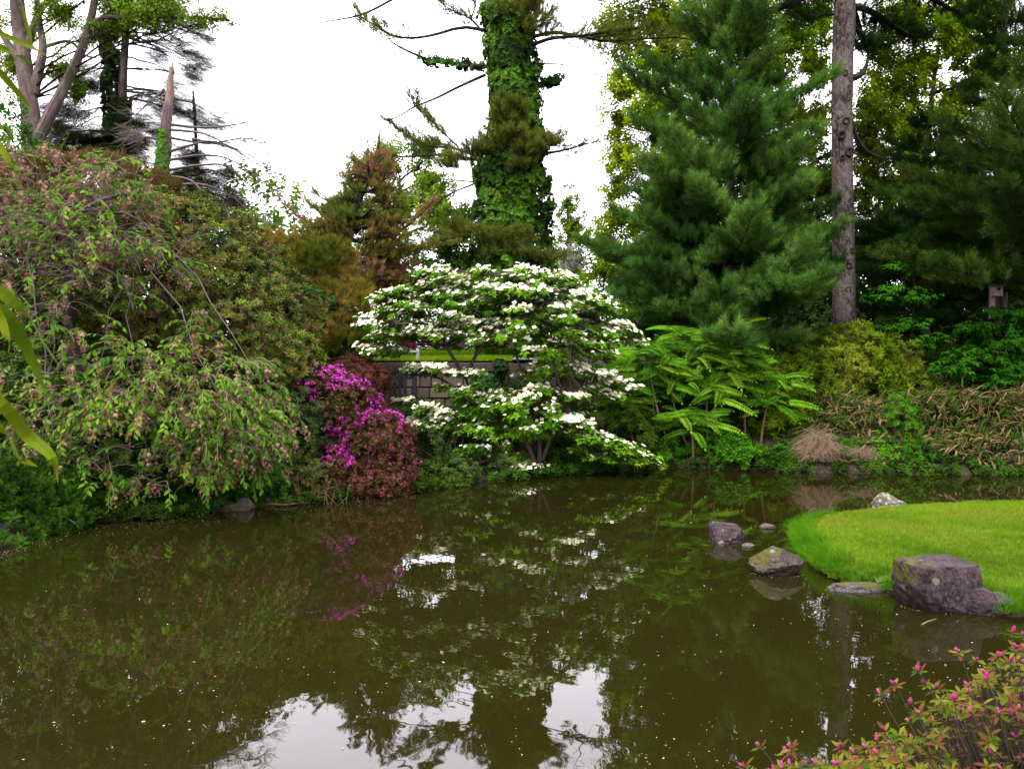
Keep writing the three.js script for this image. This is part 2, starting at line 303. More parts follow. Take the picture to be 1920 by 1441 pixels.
// ------------------------------------------------------------------ the setting: pond, banks, lawns
const shorePx = [[-260, 1085], [0, 1032], [150, 985], [430, 958], [600, 940], [780, 921], [900, 905], [1040, 893], [1250, 876], [1420, 884], [1600, 889], [1900, 892], [2300, 894]];
const pond = [V(-9, 0, -2.9), ...shorePx.map(([x, y]) => onY(x, y)), V(19, 0, -14), V(19, 0, -2.9)].map((p) => [p.x, p.z]);
const isle = [[1488, 1000], [1500, 986], [1560, 972], [1640, 962], [1780, 952], [1920, 950], [2600, 948]].map(([x, y]) => onY(x, y, 0.04)).concat([V(17, 0, -6.2)], [[1925, 1150], [1870, 1148], [1690, 1108], [1640, 1098], [1560, 1078], [1508, 1044]].map(([x, y]) => onY(x, y, 0.04))).map((p) => [p.x, p.z]);
function sd(poly, x, z) {   // signed distance, negative inside
  let d = 1e9, s = 1;
  for (let i = 0, j = poly.length - 1; i < poly.length; j = i++) {
    const [ax, az] = poly[i], [bx, bz] = poly[j], ex = bx - ax, ez = bz - az, wx = x - ax, wz = z - az, t = clamp((wx * ex + wz * ez) / (ex * ex + ez * ez), 0, 1), qx = wx - ex * t, qz = wz - ez * t;
    d = Math.min(d, qx * qx + qz * qz);
    const c = [z >= az, z < bz, ex * wz > ez * wx];
    if (c.every(Boolean) || c.every((q) => !q)) s = -s;
  }
  return s * Math.sqrt(d);
}
const lawnH = (x, z) => { const d = -sd(isle, x, z) + 0.06 * n3(x * 2.2, 0, z * 2.2); return d > 0 ? 0.05 + 0.09 * sstep(0, 0.25, d) + 0.1 * sstep(0.1, 2, d) + 0.012 * n3(x * 1.5, 3, z * 1.5) : lerp(0.05, -0.5, Math.min(1, -d / 0.16)); };
const WALLZ = -18.0, terrH = (z) => 2.09 + 0.05 * clamp(-18 - z, 0, 14);
function groundH(x, z) {
  const d = sd(pond, x, z) + 0.12 * n3(x * 1.6, 5, z * 1.6);
  let h;
  if (d < 0) h = -0.75 * sstep(0, 1.4, -d) - 0.12;
  else {
    h = -0.12 + 0.22 * sstep(0, 0.3, d) + 0.31 * Math.min(d, 4) + 0.11 * clamp(d - 4, 0, 12) + 0.05 * fbm(x * 0.7, 1, z * 0.7);
    if (z > -2.9 && z > -9) h = 0.12 * sstep(0, 0.4, d) + 0.05 * Math.min(d, 3);
    const m = sstep(-4.2, -3.6, x) * (1 - sstep(0.75, 2.6, x)) * (z < WALLZ - 0.2 ? 1 : 0);
    h = lerp(h, terrH(z), m);
    if (x > 4.5 && z < -16) h += 0.75 * sstep(4.5, 7.5, x) * sstep(-16, -19, z);
    h = Math.min(h, 3.6) + sstep(60, 300, Math.hypot(x, z)) * 6;
  }
  if (d < 0 && x > 2.5) { const l = lawnH(x, z) - 0.05; if (l > -0.45) h = Math.max(h, l); }
  return h;
}
function gridSheet(xs, zs, hf, keep, uvs = 1) {
  const p = [], uv = [], idx = [], id = new Map();
  xs.forEach((x, i) => zs.forEach((z, j) => { if (keep && !keep(x, z)) return; id.set(i * 5000 + j, p.length / 3); p.push(x, hf(x, z), z); uv.push(x * uvs, z * uvs); }));
  for (let i = 0; i < xs.length - 1; i++) for (let j = 0; j < zs.length - 1; j++) {
    const q = [id.get(i * 5000 + j), id.get((i + 1) * 5000 + j), id.get((i + 1) * 5000 + j + 1), id.get(i * 5000 + j + 1)];
    if (q.every((k) => k !== undefined)) idx.push(q[0], q[2], q[1], q[0], q[3], q[2]);
  }
  const g = new THREE.BufferGeometry(); g.setAttribute('position', new THREE.Float32BufferAttribute(p, 3)); g.setAttribute('uv', new THREE.Float32BufferAttribute(uv, 2)); g.setIndex(idx); g.computeVertexNormals(); return g;
}
const lineTo = (a, b, s) => { const o = []; for (let x = a; x <= b + 1e-6; x += s) o.push(x); return o; };
const outer = (from, sign) => { const o = []; let x = from, s = 0.8; while (Math.abs(x) < 520) { x += sign * s; s *= 1.35; o.push(x); } return o; };
{
  const xs = [...outer(-15, -1).reverse(), ...lineTo(-15, 19, 0.17), ...outer(19, 1)], zs = [...outer(-27, -1).reverse(), ...lineTo(-27, 1, 0.17), ...outer(1, 1)];
  const g = addMesh('ground', gridSheet(xs, zs, groundH, null, 0.5), S({ map: soilCol, bumpMap: soilBump, bumpScale: 0.04, roughness: 1, name: 'leaf litter' })); g.userData.kind = 'structure';
  const w = new THREE.PlaneGeometry(34, 22, 1, 1).rotateX(-Math.PI / 2).translate(4, 0, -13), uv = w.attributes.uv; for (let i = 0; i < uv.count; i++) uv.setXY(i, uv.getX(i) * 34 / 2.6, uv.getY(i) * 22 / 2.6);
  const wm = addMesh('water', w, Pm({ color: new THREE.Color(0.0066, 0.0062, 0.0011), specularIntensity: 1, roughness: 0.01, ior: 1.42, bumpMap: waterBump, bumpScale: 0.0007, name: 'murky water' })); wm.userData.kind = 'structure';
  const lw = addMesh('lawn', gridSheet(lineTo(2.5, 17, 0.09), lineTo(-13, -5.6, 0.09), lawnH, (x, z) => lawnH(x, z) > 0.052, 0.7), S({ map: lawnCol, bumpMap: soilBump, bumpScale: 0.02, roughness: 1, name: 'lawn turf' })); lw.userData.kind = 'structure';
  const tl = addMesh('terrace_lawn', gridSheet(lineTo(-3.9, 1.9, 0.15), lineTo(-40, WALLZ - 0.42, 0.4), (x, z) => groundH(x, z) + 0.05, null, 0.7), S({ map: rep(lawnCol, 1, 1), roughness: 1, color: new THREE.Color(1, 1, 1), name: 'terrace turf' })); tl.userData.kind = 'structure';
  const pa = addMesh('path', gridSheet(lineTo(0, 0.56, 0.08), lineTo(-19.7, -18.25, 0.2), (x, z) => groundH(x, z) + 0.09, null, 0.8), S({ color: new THREE.Color(0.09, 0.085, 0.095), roughness: 0.95, bumpMap: soilBump, bumpScale: 0.005, name: 'pale paving' })); pa.userData.kind = 'structure';
}

// ------------------------------------------------------------------ stone wall, picket fences, rail
{
  const d = 18, L = at(712, 680, d).x, R = at(952, 680, d).x, top = 2.12, w = thing('stone_wall', 'retaining wall of rough sandstone blocks with a flat coping, below the upper lawn', 'wall', V(L, 0.8, WALLZ));
  const mats = [[0.11, 0.085, 0.07], [0.15, 0.12, 0.095], [0.085, 0.065, 0.055], [0.13, 0.095, 0.07]].map((c) => S({ color: new THREE.Color(...c), map: stoneCol, bumpMap: stoneBump, bumpScale: 0.02, roughness: 0.95, name: 'sandstone' }));
  const dark = S({ color: new THREE.Color(0.06, 0.045, 0.042), map: stoneCol, bumpMap: stoneBump, bumpScale: 0.015, roughness: 0.95, name: 'weathered coping stone' });
  const core = new Geo(); core.box(V((L + R) / 2, 1.35, WALLZ - 0.2), R - L - 0.02, 1.06, 0.26, null, 0.01); addMesh('mortar_core', core.build(), S({ color: new THREE.Color(0.04, 0.034, 0.028), roughness: 1, name: 'mortar' }), w);
  reseed(5);
  for (let x = L - 0.02; x < R; ) { const l = rr(0.55, 0.85), e = Math.min(x + l, R + 0.04), g = new Geo(); g.box(V((x + e) / 2, top - 0.1, WALLZ - 0.17), e - x - 0.012, 0.2, 0.46, null, 0.018); addMesh('coping_stone', g.build(), dark, w); x = e; }
  let y = 0.86, k = 0;
  while (y < top - 0.22) {
    const h = Math.min(rr(0.2, 0.3), top - 0.205 - y), hh = top - 0.205 - y - h < 0.12 ? top - 0.205 - y : h;
    for (let x = L; x < R - 0.05; ) { const l = rr(0.22, 0.5), e = R - x - l < 0.15 ? R : x + l, g = new Geo(); g.box(V((x + e) / 2, y + hh / 2, WALLZ - 0.1 + rr(-0.015, 0.02)), e - x - 0.018, hh - 0.018, 0.2, null, 0.022); addMesh('stone', g.build(), mats[k++ % 4], w); x = e; }
    y += hh;
  }
}
const iron = S({ color: new THREE.Color(0.012, 0.011, 0.016), roughness: 0.55, name: 'black painted wood' });
function picketFence(label, x0, x1, z, yb, h, gap, thick = 0.055) {
  const f = thing('picket_fence', label, 'fence', V(x0, yb, z));
  for (let x = x0; x <= x1 + 1e-3; x += gap) { const g = new Geo(); g.box(V(x, yb + h / 2, z), thick, h, 0.022, null, 0.006, 1); g.box(V(x, yb + h + 0.02, z), thick * 0.7, 0.05, 0.02, null, 0.006, 0.4); addMesh('picket', g.build(), iron, f); }
  for (const k of [0.18, 0.82]) { const g = new Geo(); g.box(V((x0 + x1) / 2, yb + h * k, z - 0.035), x1 - x0 + 0.1, 0.07, 0.04, null, 0.008); addMesh('rail', g.build(), iron, f); }
  for (const x of [x0 - 0.08, x1 + 0.1]) { const g = new Geo(); g.box(V(x, yb + h * 0.53, z - 0.02), 0.1, h * 1.06, 0.1, null, 0.012); addMesh('post', g.build(), iron, f); }
}
picketFence('black picket fence in front of the stone wall, beside the magenta azalea', at(690, 730, 17.4).x, at(768, 730, 17.4).x, -17.4, 1.1, 0.86, 0.112, 0.075);
picketFence('black picket fence with thin pickets behind the dogwood branches, under the green bushes', at(1046, 720, 18.6).x, at(1100, 720, 18.6).x, -18.6, 1.52, 0.62, 0.07, 0.03);
picketFence('low dark picket fence between the ivy on the wall and the pale path', at(968, 720, 17.8).x, at(1030, 720, 17.8).x, -17.8, 1.35, 0.42, 0.09, 0.05);
picketFence('dark picket fence in the shade under the weeping cherry', at(165, 690, 13.6).x, at(255, 690, 13.6).x, -13.6, 1.62, 0.55, 0.1, 0.035);
{
  const d = 19, wd = S({ color: new THREE.Color(0.16, 0.15, 0.16), bumpMap: woodBump, bumpScale: 0.004, roughness: 0.85, name: 'weathered white wood' });
  const f = thing('rail_fence', 'short white wooden rail with two posts on the edge of the upper lawn', 'railing', at(755, 665, d));
  const p = (px, y0, y1, wpx) => { const a = at(px, y1, d), b = at(px, y0, d), g = new Geo(); g.box(a.clone().add(b).multiplyScalar(0.5), wpx * mpp(d), a.y - b.y, 0.1, null, 0.015); g.box(a.clone().add(V(0, 0.015, 0)), wpx * mpp(d) * 0.8, 0.05, 0.08, null, 0.012, 0.45); addMesh('post', g.build(), wd, f); };
  p(783, 676, 656, 7); p(729, 676, 662, 6);
  const a = at(726, 660, d), b = at(782, 658, d), g = new Geo(); g.box(a.clone().add(b).multiplyScalar(0.5).add(V(0, 0, 0.06)), b.x - a.x, 0.05, 0.045, null, 0.01); addMesh('rail', g.build(), wd, f);
}

// ------------------------------------------------------------------ builders for plants
const B = (px, py, d, rx, ry, rz, w = 1) => ({ c: at(px, py, d), r: V(rx * mpp(d), ry * mpp(d), rz ?? rx * mpp(d) * 0.8), w });
function shell(blobs, spacing, { thick = 0.35, bump = 0.25, gap = -0.25, gf = 1.6, bf = 2.2, front = 1, dens = 1 } = {}) {
  const out = [], u = V();
  blobs.forEach((b, bi) => {
    const p = 1.6, a = b.r.x, bb = b.r.y, c = b.r.z, area = 4 * Math.PI * Math.pow((Math.pow(a * bb, p) + Math.pow(a * c, p) + Math.pow(bb * c, p)) / 3, 1 / p), n = Math.ceil((area / (spacing * spacing)) * b.w * dens);
    for (let k = 0; k < n; k++) {
      const d = rdir(); if (front < 1 && d.z < -0.3 && rnd() > front) continue;
      const s = (1 - thick * Math.pow(rnd(), 1.5)) * (1 + bump * n3(d.x * bf + bi * 9, d.y * bf, d.z * bf)), pos = V(d.x * a * s, d.y * bb * s, d.z * c * s).add(b.c);
      if (blobs.some((o, oi) => oi !== bi && u.copy(pos).sub(o.c).divide(o.r).length() < 0.72)) continue;
      if (n3(pos.x * gf, pos.y * gf, pos.z * gf) < gap) continue;
      out.push({ p: pos, n: V(d.x / a, d.y / bb, d.z / c).normalize(), b, t: s });
    }
  });
  return out;
}
function palette(pal, p, f = 0.9) { const k = clamp(0.5 + 0.75 * n3(p.x * f, p.y * f + 7, p.z * f) + 0.22 * gauss(), 0, 0.999) * (pal.length - 1), i = Math.floor(k); return jit(mixc(pal[i], pal[Math.min(i + 1, pal.length - 1)], k - i), 0.16); }
function clusters(pts, pal, { up = 0.6, out = 1, rand = 0.5, s0 = 0.8, s1 = 1.25, f = 0.9 } = {}) {
  return pts.map((e) => ({ p: e.p, q: orient(e.n.clone().multiplyScalar(out).addScaledVector(UP, up).add(rdir().multiplyScalar(rand)), rnd() * 6.28), s: rr(s0, s1), c: palette(pal, e.p, f) }));
}
function bend(a, b, sag = 0.15, n = 5, wob = 0.06) { const l = a.distanceTo(b), m = []; for (let k = 0; k <= n; k++) { const t = k / n, p = a.clone().lerp(b, t); p.y += sag * l * 4 * t * (1 - t); if (k && k < n) p.add(rdir().multiplyScalar(l * wob)); m.push(p); } return m; }
function stems(g, base, pts, n, r0, sag = 0.06) { for (let k = 0; k < n; k++) { const e = pick(pts); g.tube(bend(base.clone().add(V(rr(-0.2, 0.2), 0, rr(-0.2, 0.2))), e.p, sag, 5, 0.05), (t) => r0 * (1 - 0.8 * t) * rr(0.9, 1.1), 4, { cap: false }); } }
let SD = 10;
function shrub(o) {   // {name, label, category, group, blobs, spacing, tpl, mat, pal, shell, cl, stems, base}
  reseed(SD++);
  const lo = o.blobs.reduce((a, b) => (b.c.y - b.r.y < a.c.y - a.r.y ? b : a)), bx = o.base ?? V(o.blobs.reduce((a, b) => a + b.c.x, 0) / o.blobs.length, 0, o.blobs.reduce((a, b) => a + b.c.z, 0) / o.blobs.length);
  const base = V(bx.x, groundH(bx.x, bx.z) - 0.05, bx.z);
  const t = thing(o.name ?? 'shrub', o.label, o.category ?? 'shrub', base, o.group), pts = shell(o.blobs, o.spacing, o.shell);
  inst('foliage', o.tpl, o.mat ?? M.leaf, clusters(pts, o.pal, o.cl), t);
  const g = new Geo(); stems(g, base, pts, o.stems ?? 40, o.r0 ?? 0.02, o.sag); addMesh('branches', g.build(true), o.twig ?? M.twig, t);
  t.userData.pts = undefined;
  return { t, pts, base };
}
// a tree whose trunk (pixel polyline with radii in pixels) carries limbs to each crown clump
function tree(o) {
  reseed(SD++);
  const d = o.d, tr = o.trunk.map(([x, y, r, dd]) => ({ p: at(x, y, d + (dd ?? 0)), r: r * mpp(d) })), root = tr[0].p.clone(), gy = groundH(root.x, root.z);
  if (!o.keepBase) tr.unshift({ p: V(root.x + (root.x - tr[1].p.x) * 0.1, gy - 0.2, root.z), r: tr[0].r * 1.15 });
  const t = thing(o.name ?? 'tree', o.label, 'tree', V(tr[0].p.x, gy, tr[0].p.z), o.group), tg = new Geo();
  const path = spline(tr.map((e) => e.p), 36), rad = (k) => { const u = k * (tr.length - 1), i = Math.min(Math.floor(u), tr.length - 2); return lerp(tr[i].r, tr[i + 1].r, u - i); };
  tg.tube(path, rad, o.sides ?? 12, { lump: o.lump ?? 0.12, rv: 0.6 }); addMesh('trunk', tg.build(true), o.bark ?? M.bark, t);
  const lg = new Geo(), low = o.limbFrom ?? 0.2;
  for (const b of o.blobs ?? []) {
    if (b.free) continue;
    let best = path[path.length - 1], bs = 1e9;
    path.forEach((p, k) => { if (k / path.length < low) return; const dh = Math.hypot(p.x - b.c.x, p.z - b.c.z), want = b.c.y - dh * (o.rise ?? 0.5), s = Math.abs(p.y - want) + dh * 0.3; if (s < bs) { bs = s; best = p; } });
    const L = bend(best, b.c, o.sag ?? -0.04, 6, 0.035), R0 = Math.min(o.limbR ?? 0.09, 0.02 + 0.02 * best.distanceTo(b.c));
    lg.tube(L, (k) => R0 * (1 - 0.75 * k), 6, { cap: false });
    for (let k = 0; k < (o.subs ?? 9); k++) { const e = rdir().multiply(b.r).multiplyScalar(rr(0.6, 0.95)).add(b.c), s = L[3 + Math.floor(rnd() * 4)]; const sub = bend(s, e, -0.05, 4, 0.07); lg.tube(sub, (q) => R0 * 0.36 * (1 - 0.8 * q), 4, { cap: false }); for (let j = 0; j < (o.twigs ?? 3); j++) lg.tube(bend(sub[2], e.clone().add(rdir().multiply(b.r).multiplyScalar(0.5)), 0, 3, 0.08), (q) => R0 * 0.14 * (1 - 0.7 * q), 3, { cap: false }); }
  }
  if (lg.i.length) addMesh('limbs', lg.build(true), o.limbMat ?? M.darkBark, t);
  if (o.blobs?.length) {
    const pts = shell(o.blobs, o.spacing ?? 0.3, { thick: 1, bump: 0.35, gap: -0.16, gf: 1.1, dens: 3.2, ...o.shell });
    inst('crown', o.tpl ?? G.far, o.mat ?? M.leaf, clusters(pts, o.pal, { up: 0.5, rand: 0.9, f: 0.5, ...o.cl }), t);
  }
  return { t, path, rad };
}
// branch with needle tufts, white-pine fashion
function pineBranch(lg, list, p0, dir, len, o = {}) {
  const n = Math.max(4, Math.round(len / 0.35)), pts = [p0.clone()], d = dir.clone().normalize();
  for (let k = 1; k <= n; k++) { const t = k / n; d.y += (o.up ?? 0.12) * (t - 0.25) / Math.sqrt(n) + rr(-0.05, 0.05); d.x += rr(-0.05, 0.05); d.z += rr(-0.05, 0.05); d.normalize(); pts.push(pts[k - 1].clone().addScaledVector(d, len / n)); }
  const r0 = o.r ?? 0.008 + 0.008 * len;
  lg.tube(pts, (t) => r0 * (1 - 0.85 * t), 5, { cap: false });
  fringe(lg, list, pts, len, o);
}
function fringe(lg, list, pts, len, o = {}) {
  const from = o.from ?? 0.28, step = o.step ?? 0.12, curve = new THREE.CatmullRomCurve3(pts), m = Math.ceil((len * (1 - from)) / step);
  for (let i = 0; i <= m; i++) for (const sd of [-1, 1]) {
    const t = from + (1 - from) * ((i + rnd() * 0.6) / (m + 0.6)), p = curve.getPoint(Math.min(t, 1)), tan = curve.getTangent(Math.min(t, 1)), side = tan.clone().cross(UP).normalize().multiplyScalar(sd);
    const td = tan.clone().multiplyScalar(0.85).addScaledVector(side, rr(0.5, 1)).addScaledVector(UP, rr(-0.25, 0.5)).normalize(), tl = (o.twig ?? 0.4) * len * (1 - t) * rr(0.6, 1.1) + 0.16;
    const e = p.clone().addScaledVector(td, tl); e.y -= 0.06 * tl;
    lg.tube([p, p.clone().lerp(e, 0.5).add(V(0, 0.02, 0)), e], (q) => 0.007 * (1 - 0.6 * q), 3, { cap: false });
    const k = Math.max(1, Math.round(tl / (o.tuftStep ?? 0.11)));
    for (let j = 0; j < k; j++) {
      if (rnd() < (o.thin ?? 0)) continue;
      const tt = (j + 1) / k, q = p.clone().lerp(e, tt).add(V(rr(-0.04, 0.04), rr(-0.02, 0.05), rr(-0.04, 0.04)));
      list.push({ p: q, q: orient(td.clone().multiplyScalar(0.8).addScaledVector(UP, rr(0.3, 1.3)).add(rdir().multiplyScalar(0.4)), rnd() * 6.28), s: rr(0.95, 1.45) * (o.scale ?? 1), c: palette(o.pal, q, 0.8) });
    }
  }
}
function pine(o) {   // {label, base, height, r, from, rad(t), gap, per, pal}
  reseed(SD++);
  const base = V(o.base.x, groundH(o.base.x, o.base.z) - 0.1, o.base.z), top = base.clone().add(V(o.lean ?? 0, o.height, 0)), t = thing(o.name ?? 'pine_tree', o.label, 'tree', base, o.group), tg = new Geo(), lg = new Geo(), list = [];
  tg.tube(spline([base, base.clone().lerp(top, 0.4).add(V(0.05, 0, 0)), base.clone().lerp(top, 0.75), top], 24), (k) => o.r * (1 - 0.85 * k), 10, { lump: 0.12, rv: 0.6 }); addMesh('trunk', tg.build(true), M.bark, t);
  for (let h = o.from; h < o.height; h += (o.gap ?? 0.5) * rr(0.75, 1.25)) {
    const u = (h - o.from) / (o.height - o.from), n = Math.round(o.per ?? 6), a0 = rnd() * 6.28;
    for (let k = 0; k < n; k++) {
      const a = a0 + (k / n) * 6.28 + rr(-0.35, 0.35), len = o.rad(u, a) * (rnd() < 0.25 ? rr(0.4, 0.7) : rr(0.7, 1.1)); if (len < 0.3) continue;
      pineBranch(lg, list, base.clone().lerp(top, h / o.height), V(Math.cos(a), lerp(o.e0 ?? -0.12, 0.7, u) + rr(-0.12, 0.12), Math.sin(a)), len, { pal: o.pal, ...o.br });
    }
  }
  addMesh('branches', lg.build(true), M.darkBark, t);
  inst('needles', o.tpl ?? G.tuft, M.needle, list, t);
  return t;
}
const pxLine = (pts, d) => pts.map(([x, y, dd]) => at(x, y, d + (dd ?? 0)));
// ------------------------------------------------------------------ trees beyond the pond
const P = {   // tones read from the photograph
  pineBlue: [A(50, 86, 38), A(80, 128, 56), A(108, 160, 76), A(144, 190, 100)], pineDark: [A(20, 46, 20), A(42, 80, 30), A(68, 114, 40)], pineOlive: [A(84, 102, 40), A(124, 138, 60), A(150, 156, 82)],
  brown: [A(88, 66, 46), A(116, 84, 60), A(128, 100, 66), A(104, 110, 50)], oliveBrown: [A(96, 84, 44), A(110, 104, 52), A(94, 106, 46)],
  spring: [A(108, 150, 44), A(146, 184, 66), A(172, 204, 92)], lime: [A(112, 156, 22), A(158, 196, 28), A(192, 220, 50), A(206, 228, 90)], limeDark: [A(66, 92, 14), A(104, 130, 20), A(136, 152, 26)],
  hemlock: [A(60, 80, 50), A(92, 112, 66), A(124, 134, 88)], ivy: [A(20, 48, 12), A(42, 84, 18), A(66, 118, 26), A(92, 140, 40)], maple: [A(40, 92, 12), A(62, 130, 18), A(86, 160, 28)],
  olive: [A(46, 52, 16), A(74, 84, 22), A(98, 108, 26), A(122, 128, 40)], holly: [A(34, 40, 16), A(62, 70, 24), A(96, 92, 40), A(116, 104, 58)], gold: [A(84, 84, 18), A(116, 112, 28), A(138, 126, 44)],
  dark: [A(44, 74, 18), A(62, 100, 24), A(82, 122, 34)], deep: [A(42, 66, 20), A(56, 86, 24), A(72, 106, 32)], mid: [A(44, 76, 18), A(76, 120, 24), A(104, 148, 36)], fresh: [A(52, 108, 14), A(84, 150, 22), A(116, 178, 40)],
};
tree({ name: 'maple_tree', label: 'tall grey multi-stemmed tree with sparse fresh leaves, bare trunk forking above the hedge', d: 22, trunk: [[63, 330, 19], [62, 285, 19], [58, 230, 17], [52, 175, 15], [44, 110, 14], [37, 55, 13], [26, -60, 11], [20, -160, 8]], bark: M.greyBark, sag: 0.04, limbFrom: 0.45, rise: 0.7, limbR: 0.035, subs: 5, twigs: 2, mat: M.leaf, shell: { dens: 3.6, gap: -0.02 },
  blobs: [B(120, 22, 22, 55, 28, 1), B(245, 28, 22, 85, 36, 0.8), B(365, 32, 22, 75, 30, 0.6), B(425, 34, 22, 22, 10, 0.3), B(110, 130, 22.5, 34, 34, 0.6), B(30, 60, 22.5, 30, 40, 0.7), B(130, 90, 21.6, 40, 30, 0.6), B(60, -60, 22, 120, 50, 1.5), B(250, -60, 22, 160, 50, 1.6), B(150, 175, 23, 20, 30, 0.4), B(190, 60, 22.6, 50, 26, 0.7), B(300, 12, 22.4, 110, 20, 0.8), B(20, 120, 22.6, 30, 30, 0.6)], spacing: 0.19, tpl: broad({ n: 7, L: 0.075, W: 0.055, stem: 0.3, s: 21, tip: false }), pal: P.spring });
for (const [pts, r] of [[[[68, 262], [86, 228], [110, 182], [140, 122], [163, 60], [176, 5], [186, -60]], 12], [[[62, 175], [73, 130], [80, 88], [72, 35], [66, -30]], 10], [[[47, 125], [22, 92], [-10, 45]], 9], [[[163, 60], [190, 34], [230, 33], [262, 34], [340, 32], [430, 38]], 5], [[[75, 90], [130, 78], [160, 104], [180, 108]], 3.5], [[[45, 110], [75, 20], [110, -20]], 8]]) {
  const t = scene.getObjectByName('maple_tree'), g = new Geo(), p = pxLine(pts, 22); g.tube(spline(p, 18), (k) => r * mpp(22) * (1 - 0.55 * k), 9, { lump: 0.1, rv: 0.6 }); addMesh('stem', g.build(true), M.greyBark, t);
}
shrub({ name: 'linden_tree', label: 'bright green leafy tree at the picture edge beside the grey forked trunk', category: 'tree', blobs: [B(5, 225, 20, 40, 50, 0.8), B(20, 265, 20, 30, 30, 0.7), B(-30, 300, 20, 60, 60, 1)], spacing: 0.2, tpl: G.broadL, pal: P.fresh, stems: 20, r0: 0.04, base: at(-20, 400, 20) });

// hemlock with two ivy-clad trunks
function sprayTree(o) {
  const { t, path } = tree({ ...o, blobs: [] }); reseed(SD++);
  const lg = new Geo(), list = [];
  for (const b of o.blobs) {
    let best = path[path.length - 1], bs = 1e9;
    path.forEach((p, k) => { if (k < 6) return; const s = Math.abs(p.y - (b.c.y + (o.climb ?? 0.25) * Math.abs(p.x - b.c.x))) + 0.1 * rnd(); if (s < bs) { bs = s; best = p; } });
    for (let k = 0; k < (b.k ?? 3); k++) {
      const tip = b.c.clone().add(rdir().multiply(b.r).multiplyScalar(0.6)), L = bend(best.clone().add(V(0, rr(-0.3, 0.3), 0)), tip, 0.05, 7, 0.02);
      lg.tube(L, (q) => 0.03 * (1 - 0.75 * q), 4, { cap: false });
      for (let j = 0; j < 10; j++) { const a = pick(L.slice(2)), e = a.clone().add(V(rr(-0.5, 0.5), rr(-0.35, 0.2), rr(-0.4, 0.4))); lg.tube([a, a.clone().lerp(e, 0.5).add(V(0, 0.03, 0)), e], (q) => 0.008 * (1 - 0.6 * q), 3, { cap: false }); }
    }
    const n = Math.ceil(b.r.x * b.r.y * (o.dens ?? 120) * 9 * b.w);
    for (let k = 0; k < n; k++) { const u = rdir().multiplyScalar(Math.pow(rnd(), 0.4)), p = u.clone().multiply(b.r).add(b.c); if (n3(p.x * 2.3, p.y * 3.2, p.z * 2.3) < -0.02) continue; const out = V(p.x - path[0].x, 0, p.z - path[0].z).normalize(); list.push({ p, q: frame(out.clone().add(V(rr(-0.6, 0.6), rr(-0.6, 0.05), rr(-0.6, 0.6))), UP.clone().add(rdir().multiplyScalar(0.3))), s: rr(0.8, 1.3), c: palette(o.pal, p, 0.7) }); }
  }
  addMesh('branches', lg.build(true), o.limbMat ?? M.greyTwig, t);
  inst('needles', o.spray ?? G.sprayBig, M.needle, list, t);
  return { t, path };
}
function ivyCoat(t, path, rad, o) {   // ivy leaves all round a trunk
  reseed(SD++); const list = [], c = new THREE.CatmullRomCurve3(path), n = o.n;
  for (let k = 0; k < n; k++) {
    const u = rr(o.from ?? 0, o.to ?? 1), p = c.getPoint(u), a = rnd() * 6.283, R = rad(u) * (1 + 0.5 * n3(Math.cos(a) * 1.7, p.y * 1.5, Math.sin(a) * 1.7 + 4) + 0.25 * n3(Math.cos(a) * 4, p.y * 3.6, Math.sin(a) * 4) + rr(-0.14, 0.1)), d = V(Math.cos(a), 0, Math.sin(a));
    list.push({ p: p.clone().addScaledVector(d, R).add(V(0, rr(-0.1, 0.1), 0)), q: orient(d.clone().addScaledVector(UP, rr(-0.3, 0.5)).add(rdir().multiplyScalar(0.4)), rnd() * 6.28), s: rr(0.75, 1.25) * (o.s ?? 1), c: palette(o.pal ?? P.ivy, p.clone().addScaledVector(d, R), 1.4) });
  }
  const m = inst('ivy', o.tpl ?? G.ivy, M.gloss, list, t); return m;
}
